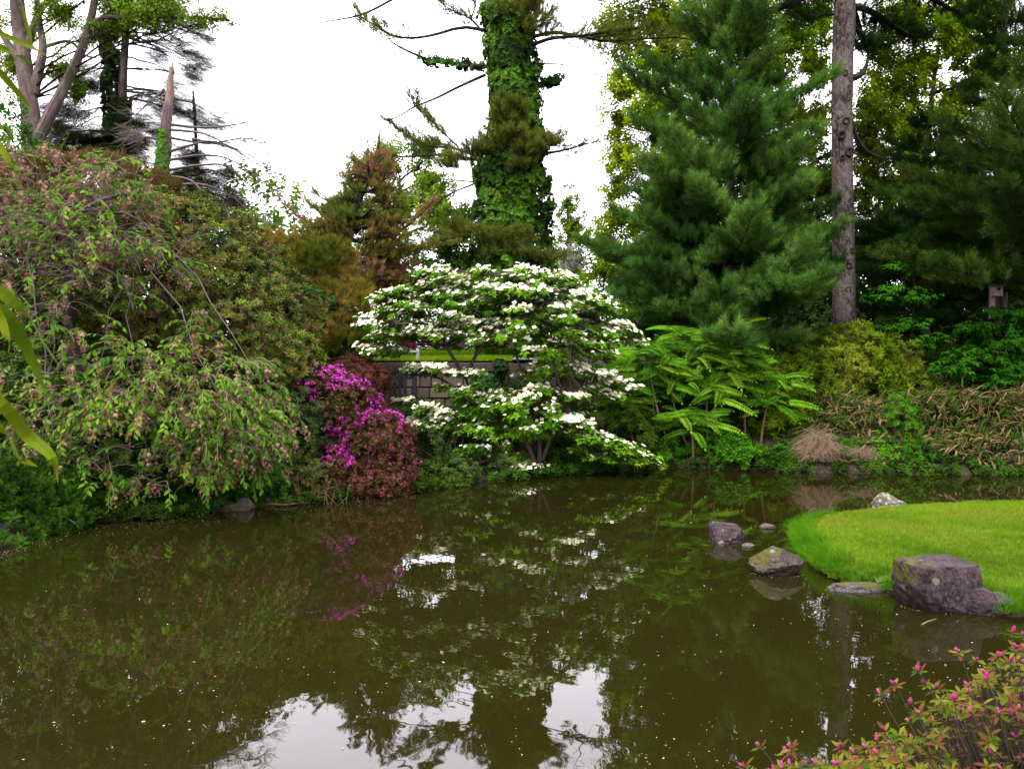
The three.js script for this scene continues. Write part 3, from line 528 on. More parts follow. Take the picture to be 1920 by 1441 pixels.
{
  const d = 24, h = sprayTree({ name: 'hemlock_tree', label: 'dark hemlock with two ivy-clad trunks, thin grey boughs and drooping needles', d, trunk: [[219, 360, 9], [224, 290, 8], [229, 200, 8], [232, 120, 7], [237, 35, 6], [240, -60, 5], [242, -200, 3]], bark: M.greyBark, pal: P.hemlock, dens: 95,
    blobs: [B(392, 63, d, 18, 14), B(355, 85, d, 28, 16), B(378, 124, d, 26, 20), B(340, 145, d, 26, 18), B(290, 96, d, 26, 16), B(345, 200, d, 24, 18), B(388, 225, d, 42, 20), B(150, 150, d, 32, 26), B(125, 215, d, 34, 24), B(130, 262, d, 44, 24, 1, 1.3), B(178, 280, d, 46, 24, 1, 1.6), B(300, 190, d, 34, 24), B(240, 270, d, 60, 34, 1, 1.5), B(270, 240, d, 36, 26), B(230, 20, d, 40, 30, 1, 0.7), B(170, 60, d, 34, 24, 1, 0.6), B(320, 40, d, 40, 24, 1, 0.6), B(110, 300, d, 30, 20)].map((b) => (b.r.z = 0.8, b.r.x *= 1.45, b.r.y *= 1.35, b)) });
  const g = new Geo(), p2 = spline(pxLine([[219, 345], [214, 290], [210, 230], [206, 170], [206, 110], [203, 92]], d), 16); g.tube(p2, (k) => 0.11 - 0.04 * k, 8, { rv: 0.6 }); addMesh('trunk', g.build(true), M.greyBark, h.t);
  ivyCoat(h.t, p2, (u) => 0.25 - 0.04 * u, { n: 900, s: 0.9, pal: P.deep.concat(P.ivy) }); ivyCoat(h.t, h.path, (u) => 0.24 - 0.05 * u, { n: 700, from: 0.05, to: 0.45, s: 0.9, pal: P.deep.concat(P.ivy) });
  sprayTree({ name: 'hemlock_tree', label: 'low dark hemlock behind the bare boughs of the broken snag', d: 25, trunk: [[372, 430, 6], [370, 330, 5], [366, 240, 3], [362, 170, 2]], bark: M.greyBark, pal: P.hemlock.concat([A(70, 84, 50)]), dens: 120, blobs: [B(352, 335, 25, 40, 34), B(415, 335, 25, 40, 26), B(395, 380, 25, 60, 36), B(440, 370, 25, 34, 30), B(360, 290, 25, 30, 18), B(345, 400, 25, 40, 30), B(430, 420, 25, 40, 30)] });
}
{ // broken dead snag with swept boughs
  reseed(77); const d = 20, pts = [[297, 470, 11], [298, 400, 11], [301, 340, 10.5], [306, 290, 9.5], [311, 235, 8.5], [316, 192, 7.5]], p = pxLine(pts.map((q) => q.slice(0, 2)), d), b = V(p[0].x, groundH(p[0].x, p[0].z), p[0].z);
  const t = thing('dead_snag', 'dead broken trunk with splintered pale top, ivy below and bare boughs sweeping sideways', 'dead tree', b), g = new Geo();
  g.tube([b, ...spline(p, 18)], (k) => mpp(d) * lerp(17, 8.5, k), 10, { lump: 0.15, rv: 0.7 }); addMesh('trunk', g.build(true), M.greyBark, t);
  const wood = S({ color: new THREE.Color(0.19, 0.13, 0.1), map: rep(stoneCol, 1, 1), bumpMap: rep(woodBump, 1, 1), bumpScale: 0.02, roughness: 0.9, name: 'splintered wood' }), w = new Geo();
  w.tube(pxLine([[315.6, 196], [318, 172], [319.5, 150], [321, 132]], d), [7.5, 7, 6, 4.5].map((r) => r * mpp(d)), 9, { lump: 0.5, lf: 3, rv: 1.5 });
  for (let k = 0; k < 9; k++) { const x = 321 + rr(-5, 5), y0 = 136; w.tube(pxLine([[x, y0], [x + rr(-0.8, 0.8), 136 - rr(3, 20)]], d).map((q) => q.add(V(0, 0, rr(-0.05, 0.05)))), (q) => 0.03 * (1 - 0.85 * q), 5); }
  const bt = addMesh('broken_top', w.build(true), wood, t); bt.userData.label = 'splintered orange-brown broken top';
  const boughs = [[[318, 233], [367, 237], [433, 245], [477, 230]], [[320, 243], [383, 253], [443, 277], [500, 247]], [[320, 283], [353, 273], [417, 275], [467, 290], [513, 313]], [[318, 318], [377, 310], [433, 318], [467, 347], [510, 360]], [[317, 347], [383, 348], [420, 360], [460, 390], [507, 423]], [[320, 367], [367, 370], [400, 393], [413, 418]], [[360, 260], [433, 277], [483, 310], [517, 330]], [[308, 167], [283, 197], [233, 230]], [[318, 258], [390, 268], [450, 262], [495, 272]], [[318, 300], [370, 292], [430, 300], [480, 330], [505, 352]], [[318, 330], [360, 340], [395, 372], [420, 395]], [[303, 240], [270, 246], [232, 240]], [[305, 262], [270, 258], [238, 266]]];
  for (const q of boughs) {
    const l = new Geo(), c = spline(pxLine(q, d).map((v, i) => v.add(V(0, 0, i * rr(-0.1, 0.25)))), 14); l.tube(c, (k) => 0.038 * (1 - 0.85 * k), 6, { cap: false, lump: 0.2 });
    for (let k = 0; k < 16; k++) { const a = c[4 + Math.floor(rnd() * 10)], s = Math.sign(c[14].x - c[0].x), e = a.clone().add(V(s * rr(0.15, 0.6), rr(-0.35, 0.3), rr(-0.4, 0.4))), m = a.clone().lerp(e, 0.5).add(V(0, -0.05, 0)); l.tube([a, m, e], (u) => 0.009 * (1 - 0.7 * u), 3, { cap: false }); for (let j = 0; j < 2; j++) l.tube([m, m.clone().add(V(s * rr(0.1, 0.3), rr(-0.2, 0.2), rr(-0.2, 0.2)))], (u) => 0.005 * (1 - 0.6 * u), 3, { cap: false }); }
    addMesh('bough', l.build(true), M.greyTwig, t);
  }
  ivyCoat(t, spline(pxLine([[297, 470], [298, 400], [301, 340], [306, 285], [309, 250]], d), 12), (u) => 0.2 - 0.1 * u, { n: 1000, s: 0.75, pal: [A(50, 96, 22), A(84, 140, 36), A(112, 160, 60)] });
}

// ivy-clad pine
{
  const d = 22, col = [[965, 700, 62], [960, 640, 70], [955, 540, 82], [957, 500, 80], [958, 450, 70], [960, 400, 70], [955, 340, 74], [956, 310, 66], [962, 270, 52], [966, 200, 45], [962, 150, 45], [957, 100, 46], [952, 40, 45], [950, -10, 44], [948, -120, 40], [946, -300, 30]].map(([x, y, r]) => [x, y, r]);
  const { t, path, rad } = tree({ name: 'ivy_clad_pine', label: 'tall pine trunk thickly clad in dark ivy with long bare side boughs', d, trunk: col.map(([x, y, r]) => [x, y, r * 0.6]), blobs: [], sides: 14 });
  ivyCoat(t, path, (u) => rad(u) * 1.5, { n: 6200, from: 0.04, tpl: broad({ n: 10, L: 0.1, W: 0.1, stem: 0.08, s: 31, lift: 0.1, curl: 0.25 }), s: 1.05, pal: [A(34, 66, 10), A(58, 102, 14), A(92, 146, 24), A(128, 172, 44)] });
  reseed(88);
  const bough = (pts, r, o = {}) => {
    const l = new Geo(), c = spline(pxLine(pts, d).map((v, i) => v.add(V(0, 0, (o.z ?? 0) * i))), 16), list = []; l.tube(c, (k) => r * (1 - 0.75 * k), 6, { cap: false, lump: 0.15 });
    const len = c.reduce((a, p, i) => a + (i ? p.distanceTo(c[i - 1]) : 0), 0);
    if (o.need) fringe(l, list, c, len, { pal: P.pineOlive, from: o.from ?? 0.3, step: 0.12, twig: 0.5, thin: 0.15 + (1 - o.need) * 0.75, tuftStep: 0.12, scale: 1 });
    else for (let k = 0; k < 7; k++) { const a = pick(c.slice(5)), e = a.clone().add(V(rr(-0.4, 0.4), rr(-0.3, 0.25), rr(-0.3, 0.3))); l.tube([a, a.clone().lerp(e, 0.5).add(V(0, 0.04, 0)), e], (u) => 0.008 * (1 - 0.6 * u), 3, { cap: false }); }
    addMesh('bough', l.build(true), M.darkBark, t); if (list.length) inst('needles', G.tuftSoft, M.needle, list, t);
    if (o.ivy) ivyCoat(t, c.slice(0, Math.round(16 * o.ivy)), () => 0.13, { n: 130, s: 0.8 });
  };
  bough([[915, 58], [868, 51], [810, 66], [771, 71], [733, 66], [711, 51], [679, 33], [668, 11]], 0.05, { need: 0.45, from: 0.35 });
  bough([[905, 60], [883, 36], [846, 18], [824, 4]], 0.035, { need: 0.9, from: 0.2 }); bough([[883, 36], [890, 10], [880, -14]], 0.03, { need: 0.8 });
  bough([[860, -60], [760, -16], [733, 0], [679, 27], [638, 36], [591, 44]], 0.05);
  bough([[915, 125], [865, 120], [814, 115], [770, 98], [748, 87], [730, 76]], 0.06, { ivy: 0.55 });
  bough([[910, 140], [857, 164], [817, 184], [777, 200], [752, 215], [719, 230]], 0.045);
  bough([[934, 313], [894, 292], [850, 273], [799, 266], [755, 241], [715, 208]], 0.05, { need: 0.85, from: 0.35, z: -0.12 }); bough([[860, 276], [821, 237], [784, 200], [775, 168]], 0.03, { need: 0.9, from: 0.15, z: -0.1 });
  bough([[900, 300], [828, 290], [770, 293], [741, 292], [719, 284]], 0.045, { need: 0.3, from: 0.7 }); bough([[927, 321], [886, 343], [850, 355], [815, 378], [795, 415]], 0.035, { need: 0.35, from: 0.5, z: -0.15 });
  bough([[920, 343], [880, 340], [824, 335]], 0.035); bough([[948, 428], [901, 439], [846, 443], [803, 452], [740, 470]], 0.05, { need: 0.8, from: 0.3, z: -0.1 });
  bough([[985, 90], [1029, 73], [1098, 66], [1150, 58], [1215, 50]], 0.06, { need: 0.4, from: 0.25 }); bough([[985, 72], [1040, 55], [1083, 55], [1138, 60], [1200, 51], [1290, 42], [1350, 50]], 0.055, { need: 0.5, from: 0.3, z: -0.2 });
  bough([[985, 15], [1010, 22], [1032, 33], [1047, 44]], 0.03, { need: 0.4 }); bough([[980, 60], [1000, 40], [1004, 20], [1020, -10]], 0.035, { need: 0.8 });
  bough([[985, 120], [1047, 120], [1083, 128], [1105, 131]], 0.022); bough([[990, 160], [1029, 153], [1050, 148]], 0.06, { ivy: 1 }); bough([[1000, 191], [1021, 190], [1071, 178]], 0.016);
  bough([[1000, 286], [1030, 286], [1058, 281], [1098, 270], [1122, 265]], 0.05, { need: 0.3, from: 0.3 }); bough([[1000, 258], [1020, 264], [1047, 273], [1098, 270]], 0.03); bough([[1098, 264], [1088, 240], [1081, 215]], 0.016); bough([[1010, 392], [1040, 388], [1083, 383]], 0.03);
  { const lg = new Geo(), list = []; for (const [x, y, n] of [[930, 300, 4], [960, 250, 5], [985, 270, 4], [945, 240, 3], [975, 310, 4], [960, 20, 4], [985, 60, 4], [945, 480, 4], [985, 490, 4], [910, 440, 3], [880, 300, 3]]) for (let k = 0; k < n; k++) { const p = at(x + rr(-14, 14), y + rr(-16, 16), d - 0.75); pineBranch(lg, list, p, V((x - 955) / 60 + rr(-0.6, 0.6), rr(-0.2, 0.35), rr(0.5, 1)), rr(0.7, 1.2), { pal: P.pineOlive, from: 0.15, twig: 0.5, thin: 0.1, up: 0.3 }); } const bm = addMesh('boughs', lg.build(true), M.darkBark, t); bm.userData.kind = 'stuff'; inst('needles', G.tuftSoft, M.needle, list, t); }
}

// browning conifer
{
  const d = 20, { t } = tree({ name: 'browned_conifer', label: 'conifer with browned needles and spiky bare leaders, dark trunk', d, trunk: [[652, 590, 9], [650, 540, 8], [648, 470, 8], [655, 420, 7], [676, 370, 5], [698, 320, 4], [708, 280, 2.5], [712, 258, 1.5]], blobs: [], bark: M.darkBark });
  reseed(99); const lg = new Geo(), list = [];
  const spike = (pts, pal, o = {}) => { const c = spline(pxLine(pts, d).map((v, i) => v.add(V(0, 0, (o.z ?? 0) * i))), 12), len = c.reduce((a, p, i) => a + (i ? p.distanceTo(c[i - 1]) : 0), 0); lg.tube(c, (k) => 0.03 * (1 - 0.8 * k), 5, { cap: false }); fringe(lg, list, c, len, { pal, from: 0.1, step: 0.15, twig: o.tw ?? 0.3, tuftStep: 0.12, thin: o.thin ?? 0.2, scale: 1 }); };
  const BR = [A(150, 108, 76), A(186, 140, 100), A(170, 144, 92)], OB = [A(178, 136, 84), A(156, 146, 68), A(140, 162, 68)], GR = [A(128, 138, 66), A(116, 150, 60), A(148, 168, 78)];
  spike([[648, 470], [610, 432], [565, 410], [522, 372]], BR, { tw: 0.1 }); spike([[640, 450], [610, 410], [585, 385], [565, 372]], BR, { tw: 0.12 }); spike([[655, 420], [630, 385], [605, 372], [590, 362]], GR, { tw: 0.25, thin: 0.3 });
  spike([[700, 330], [709, 290], [712, 252]], BR, { tw: 0.2 }); spike([[690, 330], [690, 300], [688, 280]], BR, { tw: 0.2 });
  for (const [y, w, pal, n] of [[310, 36, BR, 5], [330, 50, BR, 5], [352, 60, GR, 6], [378, 80, GR, 6], [400, 90, GR, 6], [420, 96, OB, 7], [445, 105, OB, 7], [468, 120, OB, 8], [492, 110, BR, 7], [515, 120, BR, 7], [535, 110, OB, 6]]) for (let k = 0; k < n * 2; k++) { const s = k % 2 ? 1 : -1, x0 = 700 - (y - 300) * 0.2, L = w * rr(0.35, 1.1), z = rr(-0.6, 0.4); spike([[x0, y + 8], [x0 + s * L * 0.5, y + rr(-8, 12)], [x0 + s * L, y + rr(-16, 16)]], rnd() < 0.7 ? pal : OB, { z, tw: 0.3 }); }
  spike([[660, 450], [740, 440], [790, 400], [812, 378]], BR, { tw: 0.2 }); spike([[670, 500], [740, 485], [800, 462], [860, 452]], OB, { tw: 0.25 }); spike([[670, 540], [730, 520], [790, 500]], [A(140, 100, 84), A(120, 84, 66)], { tw: 0.3 });
  addMesh('branches', lg.build(true), M.darkBark, t); inst('needles', tuft({ n: 34, L: 0.075, w: 0.009, stem: 0.13, s: 41 }), M.needle, list, t);
}

// broadleaf trees in the gap and behind the pines
const GB = 'broadleaf trees beyond the terrace lawn';
const bl = (label, d, trunk, blobs, pal, o = {}) => tree({ name: o.name ?? 'broadleaf_tree', label, d, trunk, blobs: blobs.map(([x, y, rx, ry, w]) => B(x, y, d + rr(-0.6, 0.6), rx, ry, undefined, w ?? 1)), pal, group: GB, bark: M.bark, spacing: o.sp ?? 0.3, tpl: o.tpl ?? G.far, limbR: 0.08, ...o });
reseed(3);
bl('light green spring tree behind the browned conifer', 30, [[720, 560, 6], [735, 470, 5], [745, 400, 4], [750, 340, 2]], [[800, 335, 60, 50], [745, 305, 55, 40], [690, 320, 46, 40], [760, 390, 60, 50], [830, 400, 50, 50], [660, 400, 60, 40], [810, 285, 50, 26, 0.7]], P.spring);
bl('pale yellow-green tree low in the gap over the golden shrub', 26, [[590, 640, 6], [585, 560, 5], [580, 500, 3]], [[548, 462, 44, 36], [600, 470, 50, 40], [640, 500, 50, 40], [560, 510, 60, 40], [525, 490, 30, 34], [600, 430, 30, 24, 0.7], [650, 540, 50, 50], [480, 500, 40, 40]], P.spring, { sp: 0.17, tpl: G.broadM });
bl('mid green tree close behind the ivy-clad trunk', 27, [[860, 620, 7], [858, 540, 6], [856, 470, 4]], [[850, 430, 44, 50], [880, 490, 50, 50], [820, 470, 50, 40], [790, 520, 60, 40], [905, 530, 60, 50]], P.mid, { sp: 0.26 });
bl('thin pale tree in the gap between ivy-clad trunk and blue-green pine', 30, [[1072, 620, 5], [1070, 520, 4], [1066, 440, 3], [1064, 370, 2]], [[1062, 380, 28, 40, 0.6], [1076, 430, 36, 40], [1060, 480, 36, 40], [1098, 480, 30, 40], [1050, 540, 50, 40], [1110, 430, 24, 30, 0.6]], P.spring, { sp: 0.27, tpl: G.broadL });
bl('yellow-green tree standing left behind the blue-green pine', 27, [[1235, 640, 9], [1230, 480, 8], [1225, 300, 6], [1230, 150, 4], [1235, 20, 2]], [[1165, 55, 60, 40], [1240, 30, 80, 50], [1225, 110, 90, 50], [1180, 165, 54, 46], [1160, 225, 36, 36], [1175, 290, 50, 46], [1160, 350, 36, 40], [1165, 410, 46, 40], [1230, 200, 80, 60], [1270, 300, 80, 70], [1140, 450, 40, 40], [1230, 400, 70, 60], [1160, 510, 60, 40], [1310, 90, 60, 60], [1200, -60, 130, 50]], P.lime, { sp: 0.29 });
bl('yellow-green tree top between the blue-green pine and the tall bare trunk', 28, [[1460, 640, 10], [1465, 450, 8], [1465, 250, 6], [1465, 60, 3]], [[1400, 40, 80, 50], [1480, 60, 70, 50], [1440, 130, 70, 50], [1515, 120, 50, 60], [1390, -50, 120, 50], [1540, 30, 50, 60], [1520, 200, 46, 40]], P.lime, { sp: 0.29 });
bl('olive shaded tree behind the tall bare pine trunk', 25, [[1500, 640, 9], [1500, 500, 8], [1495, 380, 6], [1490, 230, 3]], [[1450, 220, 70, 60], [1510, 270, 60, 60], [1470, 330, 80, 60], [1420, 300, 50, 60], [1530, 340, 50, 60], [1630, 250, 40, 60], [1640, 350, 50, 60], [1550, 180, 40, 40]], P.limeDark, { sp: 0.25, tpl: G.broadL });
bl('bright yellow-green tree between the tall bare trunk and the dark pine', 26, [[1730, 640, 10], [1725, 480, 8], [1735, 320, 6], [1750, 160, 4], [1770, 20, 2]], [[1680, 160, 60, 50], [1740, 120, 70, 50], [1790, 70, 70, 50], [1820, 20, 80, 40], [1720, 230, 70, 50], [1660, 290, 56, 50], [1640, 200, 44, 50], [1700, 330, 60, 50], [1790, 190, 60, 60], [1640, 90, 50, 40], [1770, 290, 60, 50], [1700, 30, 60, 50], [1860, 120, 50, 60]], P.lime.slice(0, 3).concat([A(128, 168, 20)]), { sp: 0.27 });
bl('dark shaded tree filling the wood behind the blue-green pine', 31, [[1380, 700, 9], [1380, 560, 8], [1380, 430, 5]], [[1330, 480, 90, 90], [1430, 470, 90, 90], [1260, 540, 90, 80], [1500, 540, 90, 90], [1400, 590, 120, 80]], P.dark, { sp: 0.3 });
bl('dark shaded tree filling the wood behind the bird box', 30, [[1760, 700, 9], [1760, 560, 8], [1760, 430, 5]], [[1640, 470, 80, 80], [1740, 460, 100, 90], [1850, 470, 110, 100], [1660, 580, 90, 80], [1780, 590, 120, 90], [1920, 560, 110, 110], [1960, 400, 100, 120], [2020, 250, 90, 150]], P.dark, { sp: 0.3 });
reseed(9);
shrub({ name: 'blossom_shrub', label: 'pale pink blossoming shrub glimpsed under the branches of the blue-green pine', blobs: [B(1210, 566, 23, 44, 12, 0.6), B(1180, 580, 23, 26, 10, 0.5)], spacing: 0.09, tpl: G.azalea, mat: M.petal, pal: [[0.3, 0.24, 0.22], [0.36, 0.3, 0.28], [0.24, 0.2, 0.16]], stems: 16 });
shrub({ name: 'blossom_tree', label: 'small distant white-blossoming tree between the ivy-clad trunk and the pine', category: 'tree', blobs: [B(1078, 470, 28, 18, 16, 0.5), B(1092, 492, 28, 22, 12, 0.5), B(1066, 492, 28, 18, 10, 0.5)], spacing: 0.12, tpl: G.azalea, mat: M.petal, pal: [[0.34, 0.32, 0.28], [0.4, 0.38, 0.34], [0.1, 0.16, 0.05]], stems: 16, cl: { s0: 1.2, s1: 1.8 } });
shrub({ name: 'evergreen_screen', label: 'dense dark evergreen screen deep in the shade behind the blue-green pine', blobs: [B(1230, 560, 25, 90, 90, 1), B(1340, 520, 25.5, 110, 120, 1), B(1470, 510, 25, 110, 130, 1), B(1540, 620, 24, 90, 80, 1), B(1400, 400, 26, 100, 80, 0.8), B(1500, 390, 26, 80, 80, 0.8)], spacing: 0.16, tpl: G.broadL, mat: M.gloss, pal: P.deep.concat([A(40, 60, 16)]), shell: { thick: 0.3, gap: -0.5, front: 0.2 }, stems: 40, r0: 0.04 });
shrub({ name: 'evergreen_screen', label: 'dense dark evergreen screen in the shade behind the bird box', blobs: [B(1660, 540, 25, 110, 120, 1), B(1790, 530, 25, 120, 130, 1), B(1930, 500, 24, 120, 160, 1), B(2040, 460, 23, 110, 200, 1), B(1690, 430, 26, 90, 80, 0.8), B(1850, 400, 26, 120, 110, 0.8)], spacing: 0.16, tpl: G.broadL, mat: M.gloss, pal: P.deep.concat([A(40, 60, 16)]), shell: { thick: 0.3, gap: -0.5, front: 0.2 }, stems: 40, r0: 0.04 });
{ // far wood behind everything, one mass
  reseed(4); const blobs = []; for (let k = 0; k < 34; k++) { const a = -1.05 + (2.1 * k) / 33, d = rr(60, 80), x = Math.sin(a) * d, z = -Math.cos(a) * d, h = rr(8, 11) + (Math.abs(x) < 14 ? -0.5 : 4); blobs.push({ c: V(x, 2.6 + h * 0.4, z), r: V(rr(3.5, 5.5), h * 0.62, 3), w: 1 }); }
  const pts = shell(blobs, 0.75, { thick: 0.4, bump: 0.4, gap: -0.5, front: 0.1 }); const m = inst('far_wood', broad({ n: 12, L: 0.4, W: 0.24, stem: 0.9, s: 51, lift: 0.2, tip: false }), M.leaf, clusters(pts, [...P.mid, ...P.spring.slice(0, 2)], { f: 0.2 }), null);
  tag(m, 'distant mass of mid green woodland beyond the terrace lawn', 'woodland', null, 'stuff');
}
// the pines
pine({ label: 'broad blue-green white pine with tiers of soft needles beside the dogwood', base: at(1362, 640, 19), height: 11.8, r: 0.16, from: 1.75, gap: 0.46, per: 7, rad: (u, a) => (Math.cos(a) > 0.4 ? 0.86 : 1) * lerp(3.25, 0.9, sstep(0.12, 0.9, u)) * (1 + 0.45 * n3(a * 1.5, u * 8, 3)), pal: P.pineBlue, br: { up: 0.4, step: 0.1, from: 0.14 } });
{ // tall bare pine trunk
  const d = 20, { t } = tree({ name: 'tall_pine', label: 'tall straight pine trunk, bare and lichen-grey with knots and stubs, rising from the mound', d, trunk: [[1584, 660, 24], [1583, 600, 21.5], [1582, 480, 20], [1581, 380, 19], [1579, 250, 18.5], [1580, 120, 19], [1584, 20, 20], [1586, -80, 18], [1588, -400, 12], [1590, -700, 5]], blobs: [], sides: 20, lump: 0.1, bark: M.flake });
  reseed(61); const list = [];
  const bough = (pts, r, o = {}) => { const l = new Geo(), c = spline(pxLine(pts, d).map((v, i) => v.add(V(0, 0, (o.z ?? -0.1) * i))), 14); l.tube(c, (k) => r * (1 - 0.6 * k), 7, { lump: 0.15, rv: 0.7 }); const len = c.reduce((a, p, i) => a + (i ? p.distanceTo(c[i - 1]) : 0), 0); if (o.need) fringe(l, list, c, len, { pal: P.pineDark.concat([A(72, 104, 60)]), from: o.from ?? 0.3, step: 0.14, twig: 0.35, thin: 1 - o.need }); addMesh(o.name ?? 'bough', l.build(true), M.darkBark, t); };
  bough([[1592, 148], [1615, 138], [1628, 124], [1636, 108]], 0.1, { name: 'stub' }); bough([[1572, 182], [1566, 186], [1562, 186]], 0.07, { name: 'stub' }); bough([[1594, 286], [1606, 285], [1613, 283]], 0.035, { name: 'stub' });
  bough([[1594, 215], [1604, 238], [1622, 266], [1644, 282], [1672, 289]], 0.05, { name: 'dead_bough' }); bough([[1590, 60], [1570, 25], [1530, 22], [1500, 10]], 0.05, { need: 0.6 });
  bough([[1575, -60], [1500, -5], [1450, 15], [1425, 40], [1412, 68]], 0.12, { need: 0.5, from: 0.2 }); bough([[1595, 10], [1640, 10], [1690, 25], [1740, 40], [1790, 30]], 0.09, { need: 1, from: 0.1, z: -0.3 }); bough([[1592, 40], [1640, 60], [1690, 62]], 0.07, { need: 1, z: -0.4 }); bough([[1590, -40], [1680, -60], [1780, -30], [1860, -10]], 0.1, { need: 1, z: -0.4 }); bough([[1588, -30], [1640, 30], [1680, 50]], 0.08, { need: 1, z: -0.8 });
  for (let h = 12.5; h < 21; h += 0.8) for (let k = 0; k < 6; k++) { const a = rnd() * 6.28; const l = new Geo(), b = at(1588, 0, d); pineBranch(l, list, V(b.x, h, b.z), V(Math.cos(a), rr(-0.1, 0.25), Math.sin(a)), rr(3, 5) * (1 - sstep(17, 22, h) * 0.6), { pal: P.pineDark, step: 0.2, tuftStep: 0.18, scale: 1.5 }); addMesh('bough', l.build(true), M.darkBark, t); }
  for (const [x, y] of [[1500, -140], [1420, -60], [1660, -160], [1760, -140], [1560, -240]]) bough([[1588, y - 20], [(1588 + x) / 2, y - 40], [x, y]], 0.09, { need: 1, from: 0.2, z: -0.6 });
  inst('needles', G.tuft, M.needle, list, t);
  for (const [x, y, r] of [[1579, 232, 0.07], [1571, 258, 0.08], [1586, 290, 0.09], [1573, 300, 0.05], [1584, 500, 0.06], [1583, 545, 0.06], [1577, 143, 0.06], [1590, 472, 0.05]]) { const c = at(x, y, d).add(V(0, 0, 0.25)), k = new THREE.TorusGeometry(r, r * 0.38, 6, 14).translate(c.x, c.y, c.z); addMesh('knot', k, M.darkBark, t); }
}
pine({ label: 'dark green pine reaching in low branches from the picture edge, over the maples', base: at(2010, 700, 17), height: 12.5, r: 0.22, from: 2.9, gap: 0.5, per: 7, rad: (u, a) => lerp(4.1, 1.5, sstep(0.12, 0.4, u)), e0: 0.12, pal: [A(36, 60, 16), A(58, 88, 26), A(84, 116, 40), A(104, 136, 60)], br: { up: 0.2 } });
{
  const t = pine({ label: 'slim pine behind the bird box with a bare reddish lower trunk', base: at(1874, 640, 20.5), height: 13, r: 0.17, from: 2.7, gap: 0.55, per: 6, rad: (u) => lerp(2.6, 0.85, sstep(0.1, 0.35, u)), pal: P.pineDark.concat([A(60, 96, 40)]), br: { up: 0.15 } });
  pine({ label: 'shaded pine between the tall bare trunk and the bird box', base: at(1735, 640, 23), height: 6.4, r: 0.12, from: 1.0, gap: 0.55, per: 6, rad: (u) => 2.9 * Math.pow(1 - u, 0.55), pal: P.pineDark, br: { up: 0.2 } });
  // bird box
  const d = 17.6, c = at(1868, 545, d), s = mpp(d), b = thing('bird_box', 'weathered wooden bird box with a round entrance hole and flat dark roof', 'bird box', c), wd = S({ color: new THREE.Color(0.2, 0.145, 0.12), bumpMap: woodBump, bumpScale: 0.004, roughness: 0.9, name: 'box wood' });
  const sh = new THREE.Shape(); sh.moveTo(-8 * s, -10 * s); sh.lineTo(8 * s, -10 * s); sh.lineTo(8 * s, 9 * s); sh.lineTo(-8 * s, 9 * s); sh.closePath(); const ho = new THREE.Path(); ho.absarc(0.5 * s, 2.5 * s, 3.4 * s, 0, Math.PI * 2); sh.holes.push(ho);
  addMesh('front', new THREE.ExtrudeGeometry(sh, { depth: 0.02, bevelEnabled: true, bevelSize: 0.003, bevelThickness: 0.003, bevelSegments: 1 }).translate(c.x, c.y, c.z + 0.08), wd, b);
  for (const x of [-1, 1]) { const g = new Geo(); g.box(c.clone().add(V(x * 7.2 * s, 0, 0)), 0.02, 19 * s, 0.16, null, 0.003); addMesh('side', g.build(), wd, b); }
  let g = new Geo(); g.box(c.clone().add(V(0, 0, -0.08)), 16 * s, 19 * s, 0.02, null, 0.003); addMesh('back', g.build(), wd, b);
  g = new Geo(); g.box(c.clone().add(V(0, -9.6 * s, 0)), 13 * s, 0.02, 0.14, null, 0.003); addMesh('floor_board', g.build(), wd, b);
  g = new Geo(); g.box(c.clone().add(V(0, 10.3 * s, 0.03)), 22 * s, 0.03, 0.3, new THREE.Quaternion().setFromAxisAngle(V(1, 0, 0), 0.12), 0.004); addMesh('roof', g.build(), S({ color: new THREE.Color(0.03, 0.026, 0.024), roughness: 0.8, name: 'roof felt' }), b);
  g = new Geo(); g.box(V(c.x + 0.01, (c.y + groundH(c.x, c.z)) / 2 - 0.05, c.z - 0.15), 0.09, c.y - groundH(c.x, c.z) + 0.4, 0.1, null, 0.01); addMesh('pole', g.build(), wd, b);
}
